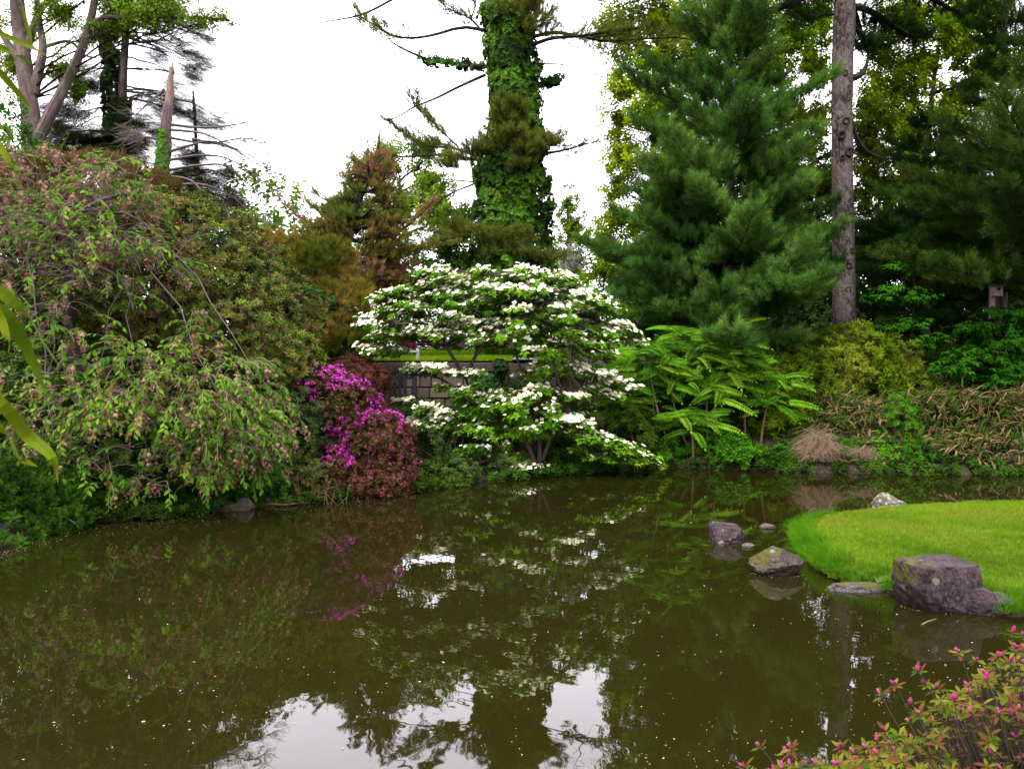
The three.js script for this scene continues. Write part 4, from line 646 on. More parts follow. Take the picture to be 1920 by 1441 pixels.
// ------------------------------------------------------------------ hedge on the near side of the wall
const rib = (pts, pal) => pts;
shrub({ label: 'tall brown-tipped feathery shrub along the top of the hedge below the forked grey tree', blobs: [B(20, 345, 14, 80, 48, 1), B(110, 340, 14, 80, 42, 1), B(200, 345, 14.6, 80, 46, 1), B(270, 362, 15, 56, 44, 0.8), B(60, 410, 13.6, 120, 60, 1), B(200, 420, 13.5, 110, 60, 1)], spacing: 0.075, tpl: tuft({ n: 26, L: 0.1, w: 0.012, stem: 0.14, s: 61, spread: 0.5 }), pal: [A(84, 78, 30), A(120, 100, 56), A(136, 108, 76), A(110, 112, 48)], shell: { thick: 0.4, bump: 0.45, gap: -0.4, gf: 2.2, bf: 4 }, cl: { up: 1.2, rand: 0.6 }, stems: 140, r0: 0.02, twig: M.pinkTwig });
shrub({ label: 'tall holly-like evergreen with olive leaf rosettes rising behind the weeping cherry', blobs: [B(330, 430, 14.7, 80, 62, 0.9), B(400, 485, 14.6, 90, 80, 0.9), B(470, 530, 14.6, 80, 80, 0.9), B(520, 605, 14.2, 76, 80, 0.9), B(420, 620, 12.8, 110, 90, 0.9), B(310, 560, 12.9, 110, 90, 0.9), B(200, 560, 13, 110, 100, 0.9), B(350, 405, 15, 60, 40, 0.8), B(430, 440, 15, 60, 40, 0.8), B(540, 680, 13.2, 60, 60, 0.8)], spacing: 0.083, tpl: broad({ n: 11, L: 0.066, W: 0.028, stem: 0.09, s: 62, lift: 0.8 }), mat: M.gloss, pal: [A(70, 84, 26), A(98, 112, 34), A(126, 118, 56), A(92, 122, 30), A(128, 100, 62), A(104, 138, 34), A(132, 156, 44)], shell: { thick: 0.3, bump: 0.5, gap: -0.2, gf: 2.4, bf: 3.6, front: 0.35 }, cl: { up: 0.7, rand: 0.5, f: 0.8 }, stems: 120, r0: 0.03 });
shrub({ label: 'shaded evergreen mass filling the hedge under the weeping cherry', blobs: [B(60, 640, 13.4, 140, 110, 1), B(60, 760, 12.6, 130, 100, 0.9), B(200, 720, 13, 120, 100, 0.9), B(330, 760, 12.9, 110, 100, 0.9), B(440, 780, 13, 90, 90, 0.9), B(160, 860, 12, 130, 70, 0.7), B(320, 880, 12.3, 110, 60, 0.7), B(-80, 560, 13, 120, 140, 1)], spacing: 0.095, tpl: G.broadM, mat: M.gloss, pal: P.deep.concat([A(84, 116, 34), A(104, 124, 48)]), shell: { thick: 0.35, bump: 0.4, gap: -0.22, gf: 2, front: 0.3 }, stems: 90, r0: 0.025 });
shrub({ label: 'soft gold-green thread-leaf cypress between the holly-like evergreen and the magenta azalea', blobs: [B(610, 600, 16.2, 52, 70, 0.7), B(570, 530, 16.6, 56, 70, 0.7), B(620, 530, 17, 44, 60, 0.6), B(510, 490, 16.6, 60, 46, 0.7), B(580, 640, 15.4, 50, 50, 0.6), B(640, 650, 15.9, 44, 50, 0.6), B(540, 590, 16, 46, 60, 0.6), B(620, 480, 17, 40, 30, 0.5), B(660, 590, 16.8, 36, 60, 0.5)], spacing: 0.055, tpl: G.thread, mat: M.needle, pal: [A(84, 106, 26), A(124, 132, 36), A(170, 134, 62), A(176, 156, 70), A(140, 150, 48)], shell: { thick: 0.3, bump: 0.6, gap: -0.35, gf: 2.6, bf: 4 }, cl: { up: 0.9, rand: 0.7, s0: 0.9, s1: 1.5 }, stems: 60, twig: M.pinkTwig });
shrub({ label: 'dark small-leaved evergreen azalea without bloom, left of the magenta azalea over the water', blobs: [B(560, 780, 12.9, 64, 50, 0.6), B(600, 830, 12.9, 50, 50, 0.5), B(530, 850, 12.8, 50, 60, 0.5), B(590, 890, 12.7, 56, 36, 0.5), B(500, 760, 13.2, 50, 40, 0.5), B(520, 740, 13.4, 50, 24, 0.4)], spacing: 0.055, tpl: G.broadS, mat: M.gloss, pal: [A(48, 70, 30), A(70, 94, 40), A(98, 114, 58), A(122, 120, 70)], shell: { bump: 0.4, gap: -0.3, gf: 3, bf: 4 }, stems: 50, r0: 0.015 });
shrub({ name: 'yew_bush', label: 'dense bright-tipped yew with bumpy shoots at the water edge under the cherry', blobs: [B(20, 930, 10.2, 90, 66, 0.6), B(90, 945, 10.4, 70, 56, 0.6), B(-60, 950, 9.8, 90, 80, 0.6), B(40, 985, 10, 100, 40, 0.5), B(150, 965, 10.8, 44, 34, 0.4)], spacing: 0.042, tpl: G.yew, mat: M.needle, pal: [A(30, 62, 10), A(46, 90, 14), A(74, 126, 22), A(100, 152, 34)], shell: { thick: 0.25, bump: 0.6, gap: -0.4, gf: 5, bf: 7 }, cl: { up: 0.8, rand: 0.5, f: 3, s0: 0.9, s1: 1.5 }, stems: 40 });
shrub({ name: 'bank_creeper', label: 'low leafy creeper trailing along the water edge beneath the weeping cherry', category: 'creeper', blobs: [B(250, 925, 11.4, 80, 36, 0.4), B(340, 930, 11.6, 80, 30, 0.4), B(430, 915, 12, 70, 34, 0.4), B(500, 915, 12.3, 50, 26, 0.35), B(200, 900, 11.4, 60, 40, 0.4)], spacing: 0.07, tpl: G.broadM, pal: [A(24, 56, 12), A(50, 96, 20), A(80, 130, 34)], shell: { gap: -0.1, gf: 3 }, stems: 40, r0: 0.01 });

shrub({ label: 'tall dark evergreen screen standing behind the weeping cherry', blobs: [B(60, 480, 15.5, 170, 130, 1), B(250, 500, 15.5, 150, 110, 1), B(420, 560, 15.5, 130, 110, 1), B(540, 620, 16, 110, 90, 1), B(60, 680, 15, 170, 110, 1), B(260, 690, 15, 150, 110, 1), B(430, 700, 15, 120, 110, 1)], spacing: 0.13, tpl: G.broadL, mat: M.gloss, pal: P.deep.concat([A(44, 60, 20)]), shell: { thick: 0.3, bump: 0.2, gap: -0.6, front: 0.2 }, stems: 60, r0: 0.03 });
// ------------------------------------------------------------------ weeping cherry
const leafOne = (o = {}) => { const g = new Geo(); const L = 1, W = o.W ?? 0.46, n = 5, P0 = (t) => V(0, L * t, -(o.curl ?? 0.25) * t * t); g.strap(Array.from({ length: n + 1 }, (_, k) => P0(k / n)), (t) => W * Math.pow(Math.sin(Math.PI * Math.pow(clamp(t, 0.02, 0.985), o.pw ?? 0.8)), 0.9) + 0.01, V(0, 0, 1), { fold: o.fold ?? 0.3, colAt: (t) => [1, 1, 1].map((x) => x * (0.94 + 0.06 * Math.cos(t * 9))) }); return g.build(); };
{
  reseed(140); const d0 = 12, base = V(at(150, 860, d0).x, 0, -d0); base.y = groundH(base.x, base.z) - 0.1;
  const t = thing('weeping_cherry', 'weeping cherry with hanging green sprays, faded pink blossom and tangled bare twigs over the water', 'tree', base), tg = new Geo(), lg = new Geo(), tw = new Geo(), leaves = [], bun = [];
  const crown = [at(110, 380, 12), at(200, 400, 11.8), at(40, 420, 11.8), at(150, 470, 11.4)];
  tg.tube(spline([base, at(160, 760, 12), at(135, 640, 12.1), at(130, 520, 12), at(120, 400, 12)], 20), (k) => 0.15 - 0.09 * k, 9, { lump: 0.2, rv: 0.6 }); addMesh('trunk', tg.build(true), M.darkBark, t);
  const LC = [A(50, 92, 14), A(78, 126, 24), A(108, 158, 36), A(140, 176, 68)], PC = [A(180, 136, 108), A(200, 156, 134), A(160, 112, 76)];
  const spray = (p, dir, len, o) => {
    const n = 8, pts = [p.clone()], d = dir.clone().normalize();
    for (let k = 0; k < n; k++) { d.y -= o.fall * (0.6 + 0.8 * rnd()); const wb = o.wob ?? 0.15; d.x += rr(-wb, wb); d.z += rr(-wb, wb); if (o.wob) d.y += rr(-wb, wb) * 0.8; d.normalize(); pts.push(pts[k].clone().addScaledVector(d, len / n)); }
    (o.tw ?? tw).tube(pts, (u) => (o.r ?? 0.006) * (1 - 0.7 * u), 3, { cap: false });
    const c = new THREE.CatmullRomCurve3(pts), m = Math.ceil(len / 0.05);
    for (let i = 0; i < m; i++) {
      const u = (i + rnd()) / m; if (u < o.lf || rnd() > o.leafy) continue;
      const q = c.getPoint(u), tn0 = c.getTangent(u), sd = tn0.clone().cross(UP).normalize().multiplyScalar(i % 2 ? 1 : -1);
      for (let j = 0; j < (rnd() < 0.4 ? 2 : 1); j++) leaves.push({ p: q.clone(), q: frame(tn0.clone().multiplyScalar(0.6).addScaledVector(sd, rr(0.3, 0.9)).add(V(rr(-0.2, 0.2), rr(-0.7, 0.1), rr(-0.1, 0.4))), V(rr(-0.4, 0.4), 0.9, 0.7)), s: rr(0.052, 0.098), c: palette(LC, q, 1.5), k: Math.floor(rnd() * 4) });
    }
    if (rnd() < o.bloom) for (let j = 0; j < 2; j++) { const q = c.getPoint(rr(0.3, 1)); bun.push({ p: q, q: orient(V(rr(-0.2, 0.2), 1, rr(-0.2, 0.2)), rnd() * 6), s: rr(1, 1.7), c: palette(PC, q, 2), k: Math.floor(rnd() * 3) }); }
  };
  const group = (px, py, d, rx, ry, rz, n, len, o) => { const b = B(px, py, d, rx, ry, rz); const src = pick(crown); if (rnd() < 0.2) lg.tube(bend(src, b.c.clone().add(V(0, b.r.y * 0.5, 0)), 0.16, 8, 0.02), (k) => 0.022 * (1 - 0.7 * k), 5, { cap: false }); for (let k = 0; k < n; k++) { const p = rdir().multiply(b.r).multiplyScalar(Math.pow(rnd(), 0.4)).add(b.c); spray(p.add(V(0, len * 0.25, 0)), V(p.x - b.c.x + rr(-0.4, 0.4) + (o.dx ?? 0), rr(0, 0.6), p.z - b.c.z + rr(-0.2, 0.5)), len * rr(0.6, 1.2), o); } };
  const top = { fall: 0.07, wob: 0.3, lf: 0.25, leafy: 0.36, bloom: 0.34, r: 0.006 }, bare = { fall: 0.06, wob: 0.3, lf: 0.25, leafy: 0.32, bloom: 0.25, r: 0.008 }, half = { fall: 0.16, lf: 0.3, leafy: 0.6, bloom: 0.2 }, full = { fall: 0.2, lf: 0.15, leafy: 0.85, bloom: 0.32 };
  group(60, 400, 11.6, 110, 60, 0.9, 120, 0.7, top); group(60, 480, 11.3, 110, 60, 0.8, 120, 0.8, top); group(180, 440, 11.4, 100, 60, 0.8, 110, 0.7, half); group(60, 560, 11.4, 110, 70, 0.7, 60, 0.8, half); group(200, 520, 11.4, 110, 60, 0.6, 70, 0.7, half); group(110, 330, 11.8, 130, 34, 0.7, 90, 0.5, top); group(300, 500, 11.6, 60, 40, 0.5, 30, 0.6, bare);
  group(200, 360, 11.3, 60, 22, 0.5, 24, 0.4, full); group(255, 370, 11.3, 36, 16, 0.4, 26, 0.35, { ...full, dx: 0.4 }); group(110, 440, 11.2, 100, 40, 0.5, 20, 0.4, full); group(220, 470, 11.2, 60, 30, 0.4, 14, 0.4, full); group(120, 640, 11, 90, 50, 0.5, 26, 0.5, full);
  group(60, 730, 10.8, 80, 60, 0.6, 40, 0.6, full); group(170, 780, 10.8, 80, 50, 0.6, 70, 0.6, full); group(100, 830, 10.7, 60, 40, 0.4, 30, 0.5, full); group(250, 700, 11.2, 70, 40, 0.5, 40, 0.6, full); group(350, 690, 11.4, 60, 36, 0.5, 40, 0.5, full); group(365, 635, 11.6, 26, 40, 0.3, 18, 0.4, full);
  group(300, 770, 11, 90, 50, 0.6, 90, 0.6, { ...full, bloom: 0.6 }); group(410, 760, 11.2, 80, 44, 0.6, 90, 0.6, { ...full, dx: 0.5, bloom: 0.6 }); group(455, 830, 11.2, 56, 56, 0.5, 90, 0.55, { ...full, dx: 0.5, bloom: 0.5 }); group(400, 850, 11.1, 70, 50, 0.5, 60, 0.6, full); group(500, 800, 11.4, 24, 50, 0.3, 26, 0.45, { ...full, dx: 0.4 }); group(300, 870, 11, 60, 40, 0.4, 26, 0.5, half); group(180, 880, 10.8, 50, 30, 0.4, 24, 0.4, full); group(470, 690, 11.5, 40, 12, 0.3, 24, 0.35, { ...full, dx: 0.7 });
  group(330, 905, 11.1, 70, 30, 0.4, 34, 0.45, full); group(440, 895, 11.4, 60, 34, 0.4, 34, 0.45, full); group(220, 910, 10.9, 60, 26, 0.4, 26, 0.4, full); group(60, 880, 10.6, 60, 26, 0.4, 16, 0.4, full);
  for (let k = 0; k < 3; k++) { const a = at(rr(0, 330), rr(330, 480), rr(11.2, 12)), e = at(rr(-20, 480), rr(480, 900), rr(10.8, 11.5)); lg.tube(bend(a, e, 0.14, 9, 0.03), (u) => 0.014 * (1 - 0.7 * u), 4, { cap: false }); }
  for (const q of [[[130, 520], [180, 500], [230, 530], [250, 580]], [[130, 600], [80, 570], [20, 600]], [[140, 680], [200, 690], [260, 668], [300, 690]], [[135, 640], [100, 700], [60, 690]], [[120, 420], [180, 380], [260, 360], [300, 372]], [[120, 440], [60, 400], [0, 420]]]) lg.tube(spline(pxLine(q, 11.7), 10), (u) => 0.045 * (1 - 0.7 * u), 6, { cap: false });
  addMesh('limbs', lg.build(true), M.greyTwig, t); addMesh('twigs', tw.build(), M.pinkTwig, t);
  const lf = leafOne(), lm = leafMats(LC.map((c) => jit(c, 0.1)));
  singles('leaf', lf, lm, leaves, t, 300, 'foliage');
  singles('blossom_bunch', G.bunch, leafMats(PC, M.petal), bun, t, 200, 'blossom');
}

// ------------------------------------------------------------------ magenta azalea and its neighbours
{
  const blobs = [B(610, 722, 13.2, 52, 30, 0.45), B(650, 765, 13, 56, 50, 0.5), B(690, 825, 13, 66, 60, 0.55), B(715, 875, 13.1, 62, 50, 0.5), B(650, 880, 12.9, 58, 50, 0.45), B(690, 905, 12.9, 70, 34, 0.4), B(740, 890, 13.2, 40, 40, 0.4)];
  const { t, pts } = shrub({ name: 'magenta_azalea', label: 'mounded azalea in magenta bloom fading to rusty pink, hanging over the water', blobs, spacing: 0.06, tpl: G.broadS, pal: [A(54, 64, 26), A(84, 70, 42), A(112, 76, 58), A(78, 92, 32)], shell: { bump: 0.35, gap: -0.45, gf: 3, bf: 4 }, stems: 60, r0: 0.015 });
  reseed(150); const fl = [], MG = [A(232, 56, 200), A(244, 92, 216), A(216, 48, 172)], FD = [A(178, 96, 106), A(158, 90, 86), A(172, 82, 110)];
  const hot = [at(600, 705, 13), at(640, 720, 13), at(660, 750, 13), at(690, 790, 12.9), at(645, 800, 12.8), at(720, 790, 13), at(640, 840, 12.7)];
  const ex = shell(blobs, 0.062, { thick: 0.06, bump: 0.35, gap: -2, bf: 4 });
  for (const e of ex) {
    const h = Math.max(...hot.map((q) => 1 - q.distanceTo(e.p) / 0.45)), nz = 0.5 * n3(e.p.x * 4, e.p.y * 4, e.p.z * 4), lim = clamp(0.3 + h * 0.9 + nz, 0.12, 1); if (rnd() > 0.5 + 0.4 * lim) continue;
    const hotOne = rnd() < clamp(h * 1.2 + nz * 0.55 + (h > 0.15 ? 0.18 : 0), 0.015, 0.97);
    fl.push({ p: e.p.clone().addScaledVector(e.n, 0.03), q: orient(e.n.clone().addScaledVector(UP, 0.4).add(rdir().multiplyScalar(0.4)), rnd() * 6), s: hotOne ? rr(0.85, 1.25) : rr(0.5, 0.85), c: hotOne ? palette(MG, e.p, 3) : palette(FD, e.p, 3), k: hotOne ? Math.floor(rnd() * 3) : 3 + Math.floor(rnd() * 3), back: hotOne ? 0 : 30 });
  }
  singles('flower_cluster', G.azalea, leafMats([...MG, ...FD], M.petal), fl, t, 300, 'blossom');
}
shrub({ name: 'russet_azalea', label: 'russet azalea with faded rusty bloom, in front of the black picket fence', blobs: [B(690, 712, 14.6, 46, 26, 0.5), B(700, 765, 14.3, 26, 40, 0.5), B(728, 812, 14.2, 28, 28, 0.4), B(660, 690, 15, 40, 20, 0.5), B(755, 830, 13.9, 24, 40, 0.4)], spacing: 0.05, tpl: G.tiny, pal: [A(82, 52, 40), A(118, 66, 56), A(96, 72, 38), A(134, 72, 70)], shell: { bump: 0.4, gap: -0.4, bf: 4 }, cl: { s0: 1.1, s1: 1.8 }, stems: 40, r0: 0.012 });
shrub({ label: 'dark green bush at the water edge between magenta azalea and dogwood', blobs: [B(800, 850, 14.3, 46, 50, 0.5), B(840, 890, 14.2, 56, 30, 0.4), B(790, 905, 13.9, 40, 24, 0.4), B(880, 850, 15, 60, 50, 0.5), B(940, 870, 15.2, 60, 30, 0.5)], spacing: 0.065, tpl: G.broadS, mat: M.gloss, pal: [A(46, 72, 20), A(66, 94, 26), A(90, 116, 40)], shell: { bump: 0.4 }, stems: 40, r0: 0.012 });
shrub({ name: 'garden_azalea', label: 'small pink azalea on the upper lawn beyond the white rail', blobs: [B(766, 645, 21, 15, 10, 0.25), B(800, 636, 21.5, 14, 8, 0.25)], spacing: 0.05, tpl: G.azalea, mat: M.petal, pal: [A(190, 50, 120), A(200, 70, 140), A(150, 40, 80)], stems: 14, r0: 0.012 });
shrub({ name: 'red_azalea', label: 'small red azalea on the upper lawn behind the dogwood stems', blobs: [B(905, 636, 22, 22, 8, 0.3)], spacing: 0.06, tpl: G.azalea, mat: M.petal, pal: [A(150, 40, 60), A(170, 50, 90), A(110, 50, 40)], stems: 10, r0: 0.012 });
shrub({ name: 'hedge_shrub', label: 'mixed olive shrubs closing the far side of the upper lawn', blobs: [B(700, 610, 25, 60, 40, 1), B(790, 620, 26, 60, 32, 1), B(870, 610, 27, 50, 40, 1), B(1010, 600, 27, 60, 50, 1)], spacing: 0.14, tpl: G.broadM, pal: P.oliveBrown.concat(P.mid), stems: 30, shell: { front: 0.3 } });
shrub({ name: 'wall_ivy', label: 'dark ivy spilling over the stone wall coping next to the dogwood stems', category: 'ivy', blobs: [B(915, 705, 17.9, 26, 30, 0.2), B(900, 730, 17.85, 26, 24, 0.18), B(935, 690, 17.9, 16, 16, 0.2), B(940, 740, 17.8, 30, 20, 0.2)], spacing: 0.06, tpl: G.ivy, mat: M.gloss, pal: P.ivy, stems: 14, r0: 0.01, base: at(915, 750, 17.7) });
shrub({ label: 'mixed green bushes behind the dogwood, in front of the thin picket fence', blobs: [B(1080, 660, 19.3, 70, 40, 0.9), B(1040, 620, 20, 60, 50, 0.9), B(1130, 690, 19, 56, 40, 0.8), B(1000, 740, 17, 50, 26, 0.4), B(1060, 790, 16.5, 60, 40, 0.5), B(1130, 780, 17, 60, 50, 0.6), B(1180, 820, 16.8, 60, 50, 0.6), B(1040, 690, 18.2, 26, 20, 0.3)], spacing: 0.1, tpl: G.broadM, pal: [A(40, 70, 14), A(74, 112, 24), A(110, 142, 38)], shell: { bump: 0.4, gap: -0.2, front: 0.3 }, stems: 50 });

// ------------------------------------------------------------------ flowering dogwood
{
  reseed(160); const d = 15.2, base = at(1010, 880, d); base.y = groundH(base.x, base.z) - 0.1;
  const t = thing('flowering_dogwood', 'spreading dogwood with layered sprays of white blossom and fresh leaves, leaning over the pond', 'tree', base);
  const limbs = { // pixel polylines with radius in pixels
    a: [[[1005, 870], [985, 830], [960, 800], [915, 770], [882, 735], [872, 700]], 9], b: [[[872, 705], [850, 670], [832, 640], [838, 615], [858, 605]], 6], c: [[[872, 705], [888, 672], [905, 645], [930, 610], [975, 590]], 6.5], d: [[[905, 770], [868, 745], [845, 720], [815, 705], [780, 700]], 5.5],
    e: [[[1010, 870], [1012, 830], [1000, 770], [985, 715], [972, 680], [966, 650]], 8], f: [[[966, 650], [985, 610], [960, 580], [930, 560]], 4], g: [[[1015, 860], [1040, 800], [1052, 770], [1058, 745], [1044, 705], [1040, 670], [1060, 620], [1080, 590]], 7], h: [[[975, 595], [1000, 585], [1040, 555], [1085, 530]], 4.5],
    i: [[[1058, 745], [1090, 725], [1130, 712], [1170, 705]], 4], j: [[[1060, 770], [1110, 735], [1150, 740], [1190, 760]], 3], k: [[[1020, 775], [1045, 800], [1090, 830], [1130, 850], [1180, 858]], 6.5], l: [[[960, 800], [900, 790], [850, 785], [810, 790]], 4.5], m: [[[990, 850], [960, 865], [930, 862], [900, 850], [850, 870]], 5], n: [[[940, 862], [960, 880], [1000, 885]], 4],
    o: [[[930, 610], [870, 570], [840, 560], [790, 575], [740, 590]], 4], p: [[[838, 615], [780, 605], [720, 612], [680, 610]], 4], q: [[[960, 580], [930, 540], [900, 520]], 3.5], r: [[[1080, 590], [1120, 600], [1160, 620]], 3.5], s: [[[845, 650], [790, 640], [730, 650], [690, 652]], 3],
  };
  const nodes = [], bg = new Geo();
  Object.values(limbs).forEach(([p, r], i) => { const z = i < 1 ? 0 : rr(-0.35, 0.35), c = spline(p.map(([x, y], k) => at(x, y, d + (k === 0 ? 0 : (z * k) / p.length)).add(V(rr(-0.02, 0.02), rr(-0.02, 0.02), 0))), 16); bg.tube(c, (k) => r * mpp(d) * 0.5 * (1.1 - 0.6 * k), 8, { lump: 0.25, lf: 3, cap: false, rv: 0.8 }); nodes.push(...c.slice(4)); });
  const fl = [], lv = [], tw = new Geo();
  // [x, y, half width px, thickness px, depth m, slope, blossoms, leaf sprays]
  const layers = [[850, 560, 150, 22, 1.3, -0.05, 60, 130], [1010, 600, 150, 26, 1.2, 0.25, 60, 120], [760, 620, 100, 18, 0.9, 0, 60, 60], [930, 640, 120, 20, 1.0, 0.1, 40, 70], [1080, 640, 90, 24, 0.8, 0.3, 40, 70], [1000, 755, 120, 26, 0.8, 0.05, 40, 110], [860, 790, 90, 30, 0.8, 0.1, 50, 90], [1040, 815, 90, 26, 0.6, 0.3, 20, 90], [1200, 858, 36, 10, 0.35, 0.3, 6, 44], [900, 512, 120, 13, 0.9, 0, 90, 70], [805, 538, 70, 15, 0.8, -0.2, 70, 60], [1060, 526, 70, 11, 0.8, 0.02, 70, 55], [960, 545, 160, 15, 1.3, 0, 130, 110], [740, 553, 44, 11, 0.6, -0.12, 26, 30], [705, 602, 56, 17, 0.7, 0.08, 110, 30], [780, 575, 70, 12, 0.8, -0.1, 50, 50], [890, 606, 80, 17, 0.9, 0.15, 170, 60], [990, 572, 90, 16, 1.0, 0.05, 70, 60], [830, 630, 40, 12, 0.5, 0, 50, 20], [1100, 560, 70, 14, 1.0, 0.35, 60, 60], [1125, 600, 70, 16, 0.9, 0.5, 110, 60], [1165, 632, 30, 9, 0.5, 0.4, 26, 14], [700, 653, 60, 8, 0.6, 0.05, 36, 40],
    [820, 694, 70, 11, 0.6, 0.12, 120, 30], [893, 702, 36, 7, 0.4, 0, 26, 16], [955, 625, 44, 17, 0.5, 0.35, 70, 24], [985, 655, 34, 14, 0.4, 0.5, 40, 16], [1130, 697, 46, 10, 0.5, 0.15, 50, 16], [1165, 722, 40, 9, 0.4, 0.55, 60, 16], [1145, 742, 26, 8, 0.3, 0.2, 20, 10], [1040, 735, 70, 16, 0.7, 0, 80, 60], [795, 770, 46, 19, 0.5, 0.2, 120, 30], [820, 800, 50, 20, 0.5, 0.3, 110, 30], [880, 735, 60, 14, 0.6, 0.1, 30, 40], [930, 755, 70, 20, 0.7, 0.1, 24, 90], [930, 800, 90, 26, 0.8, 0.1, 22, 130], [990, 800, 50, 26, 0.6, 0.2, 12, 70], [900, 840, 70, 22, 0.6, 0.2, 16, 80], [845, 860, 44, 16, 0.4, 0, 22, 40], [880, 880, 56, 9, 0.4, 0.1, 12, 44], [970, 872, 36, 13, 0.35, 0.3, 60, 12], [1003, 880, 22, 10, 0.25, 0.4, 30, 8], [940, 888, 40, 7, 0.3, 0, 20, 20], [1080, 790, 50, 13, 0.5, 0.5, 80, 30], [1130, 822, 56, 16, 0.5, 0.45, 50, 60], [1180, 848, 56, 12, 0.4, 0.35, 14, 90], [1100, 806, 60, 10, 0.4, 0.5, 50, 40], [1120, 855, 70, 9, 0.5, 0.1, 6, 50], [1160, 830, 40, 12, 0.4, 0.4, 20, 40], [800, 815, 30, 30, 0.4, 0, 20, 14], [1000, 700, 30, 20, 0.4, 0, 10, 14]];
  for (const [x, y, w, th, dz, sl, nf, nl] of layers) {
    const c = at(x, y, d), W = w * mpp(d), TH = th * mpp(d), sub = [], ns = Math.max(5, Math.round(W * dz * 22));
    for (let k = 0; k < ns; k++) { const a = rnd() * 6.283, r = Math.sqrt(rnd()), u = Math.cos(a) * r, v = Math.sin(a) * r; sub.push(V(c.x + u * W, c.y - u * W * sl * 0.9 - Math.abs(v) * 0.12 * dz - u * u * 0.05 + rr(-0.7, 0.7) * TH, c.z + v * dz)); }
    const near = nodes.reduce((m, q) => (q.distanceTo(c) < m.distanceTo(c) ? q : m));
    const hub = c.clone(); tw.tube(bend(near, hub, 0.06, 5, 0.03), (k) => 0.02 * (1 - 0.6 * k), 5, { cap: false });
    for (const s of sub) { const L = bend(hub.distanceTo(s) < near.distanceTo(s) ? hub : near, s, 0.05, 4, 0.04); tw.tube(L, (k) => 0.009 * (1 - 0.7 * k), 3, { cap: false }); }
    const put = (list, n, lift) => { for (let k = 0; k < n; k++) { const s = pick(sub), p = s.clone().add(V(gauss() * 0.16, gauss() * 0.05 + lift, gauss() * 0.18)), o = V(p.x - base.x, 0, p.z - base.z).normalize(); list.push({ p, o }); if (rnd() < 0.5) tw.tube([s, p.clone().add(V(0, -0.02, 0))], 0.004, 3, { cap: false }); } };
    const f = [], l = []; put(f, Math.round(nf * 3.7), 0.05); put(l, Math.round(nl * 3.2), 0);
    for (const { p, o } of f) { const n = UP.clone().addScaledVector(o, rr(0, 0.7)).add(V(rr(-0.4, 0.4), 0, rr(0, 0.9))); fl.push({ p, q: orient(n, rnd() * 6), s: rr(0.8, 1.2), c: jit(mixc([0.82, 0.78, 0.68], [0.6, 0.62, 0.42], rnd() * rnd()), 0.08), k: Math.floor(rnd() * 4), back: -(p.z + d) * 0.2 }); }
    for (const { p, o } of l) lv.push({ p, q: orient(UP.clone().addScaledVector(o, 0.5).add(rdir().multiplyScalar(0.5)), rnd() * 6), s: rr(0.8, 1.25), c: palette([A(84, 140, 20), A(112, 172, 30), A(146, 196, 58)], p, 1.4) });
  }
  addMesh('limbs', bg.build(true), S({ map: rep(barkCol, 1, 1), bumpMap: rep(barkBump, 1, 2), bumpScale: 0.008, color: new THREE.Color(0.28, 0.24, 0.22), roughness: 0.95, name: 'dogwood bark' }), t); addMesh('twigs', tw.build(), M.twig, t);
  singles('blossom', dogwoodFlower(1, 0.048), leafMats([[0.8, 0.76, 0.65], [0.74, 0.72, 0.58], [0.8, 0.72, 0.64], [0.68, 0.69, 0.52]], M.petal), fl, t, 300, 'blossoms');
  inst('foliage', broad({ n: 9, L: 0.085, W: 0.046, stem: 0.05, s: 63, lift: 0.15, curl: 0.3 }), M.leaf, lv, t);
}
{ // iris leaves under the dogwood
  reseed(170); const c = onY(1000, 868, 0.1).add(V(0, 0, -0.25)), mats = leafMats([A(36, 84, 26), A(56, 110, 36), A(44, 92, 30)]), t = thing('iris_clump', 'clump of upright blade leaves at the water edge beneath the dogwood', 'iris', V(c.x, 0.1, c.z));
  for (let k = 0; k < 46; k++) { const p = c.clone().add(V(rr(-0.5, 0.3), -0.15, rr(-0.2, 0.2))), h = rr(0.5, 0.95), l = V(rr(-0.12, 0.12), 0, rr(-0.08, 0.12)), g = new Geo(); g.strap([0, 0.35, 0.7, 1].map((u) => p.clone().add(V(l.x * u * u, h * u, l.z * u * u))), (u) => 0.02 * (1 - u * u) + 0.002, V(rr(-0.4, 0.4), 0, 1)); addMesh('blade', g.build(), mats[k % 3], t); }
}
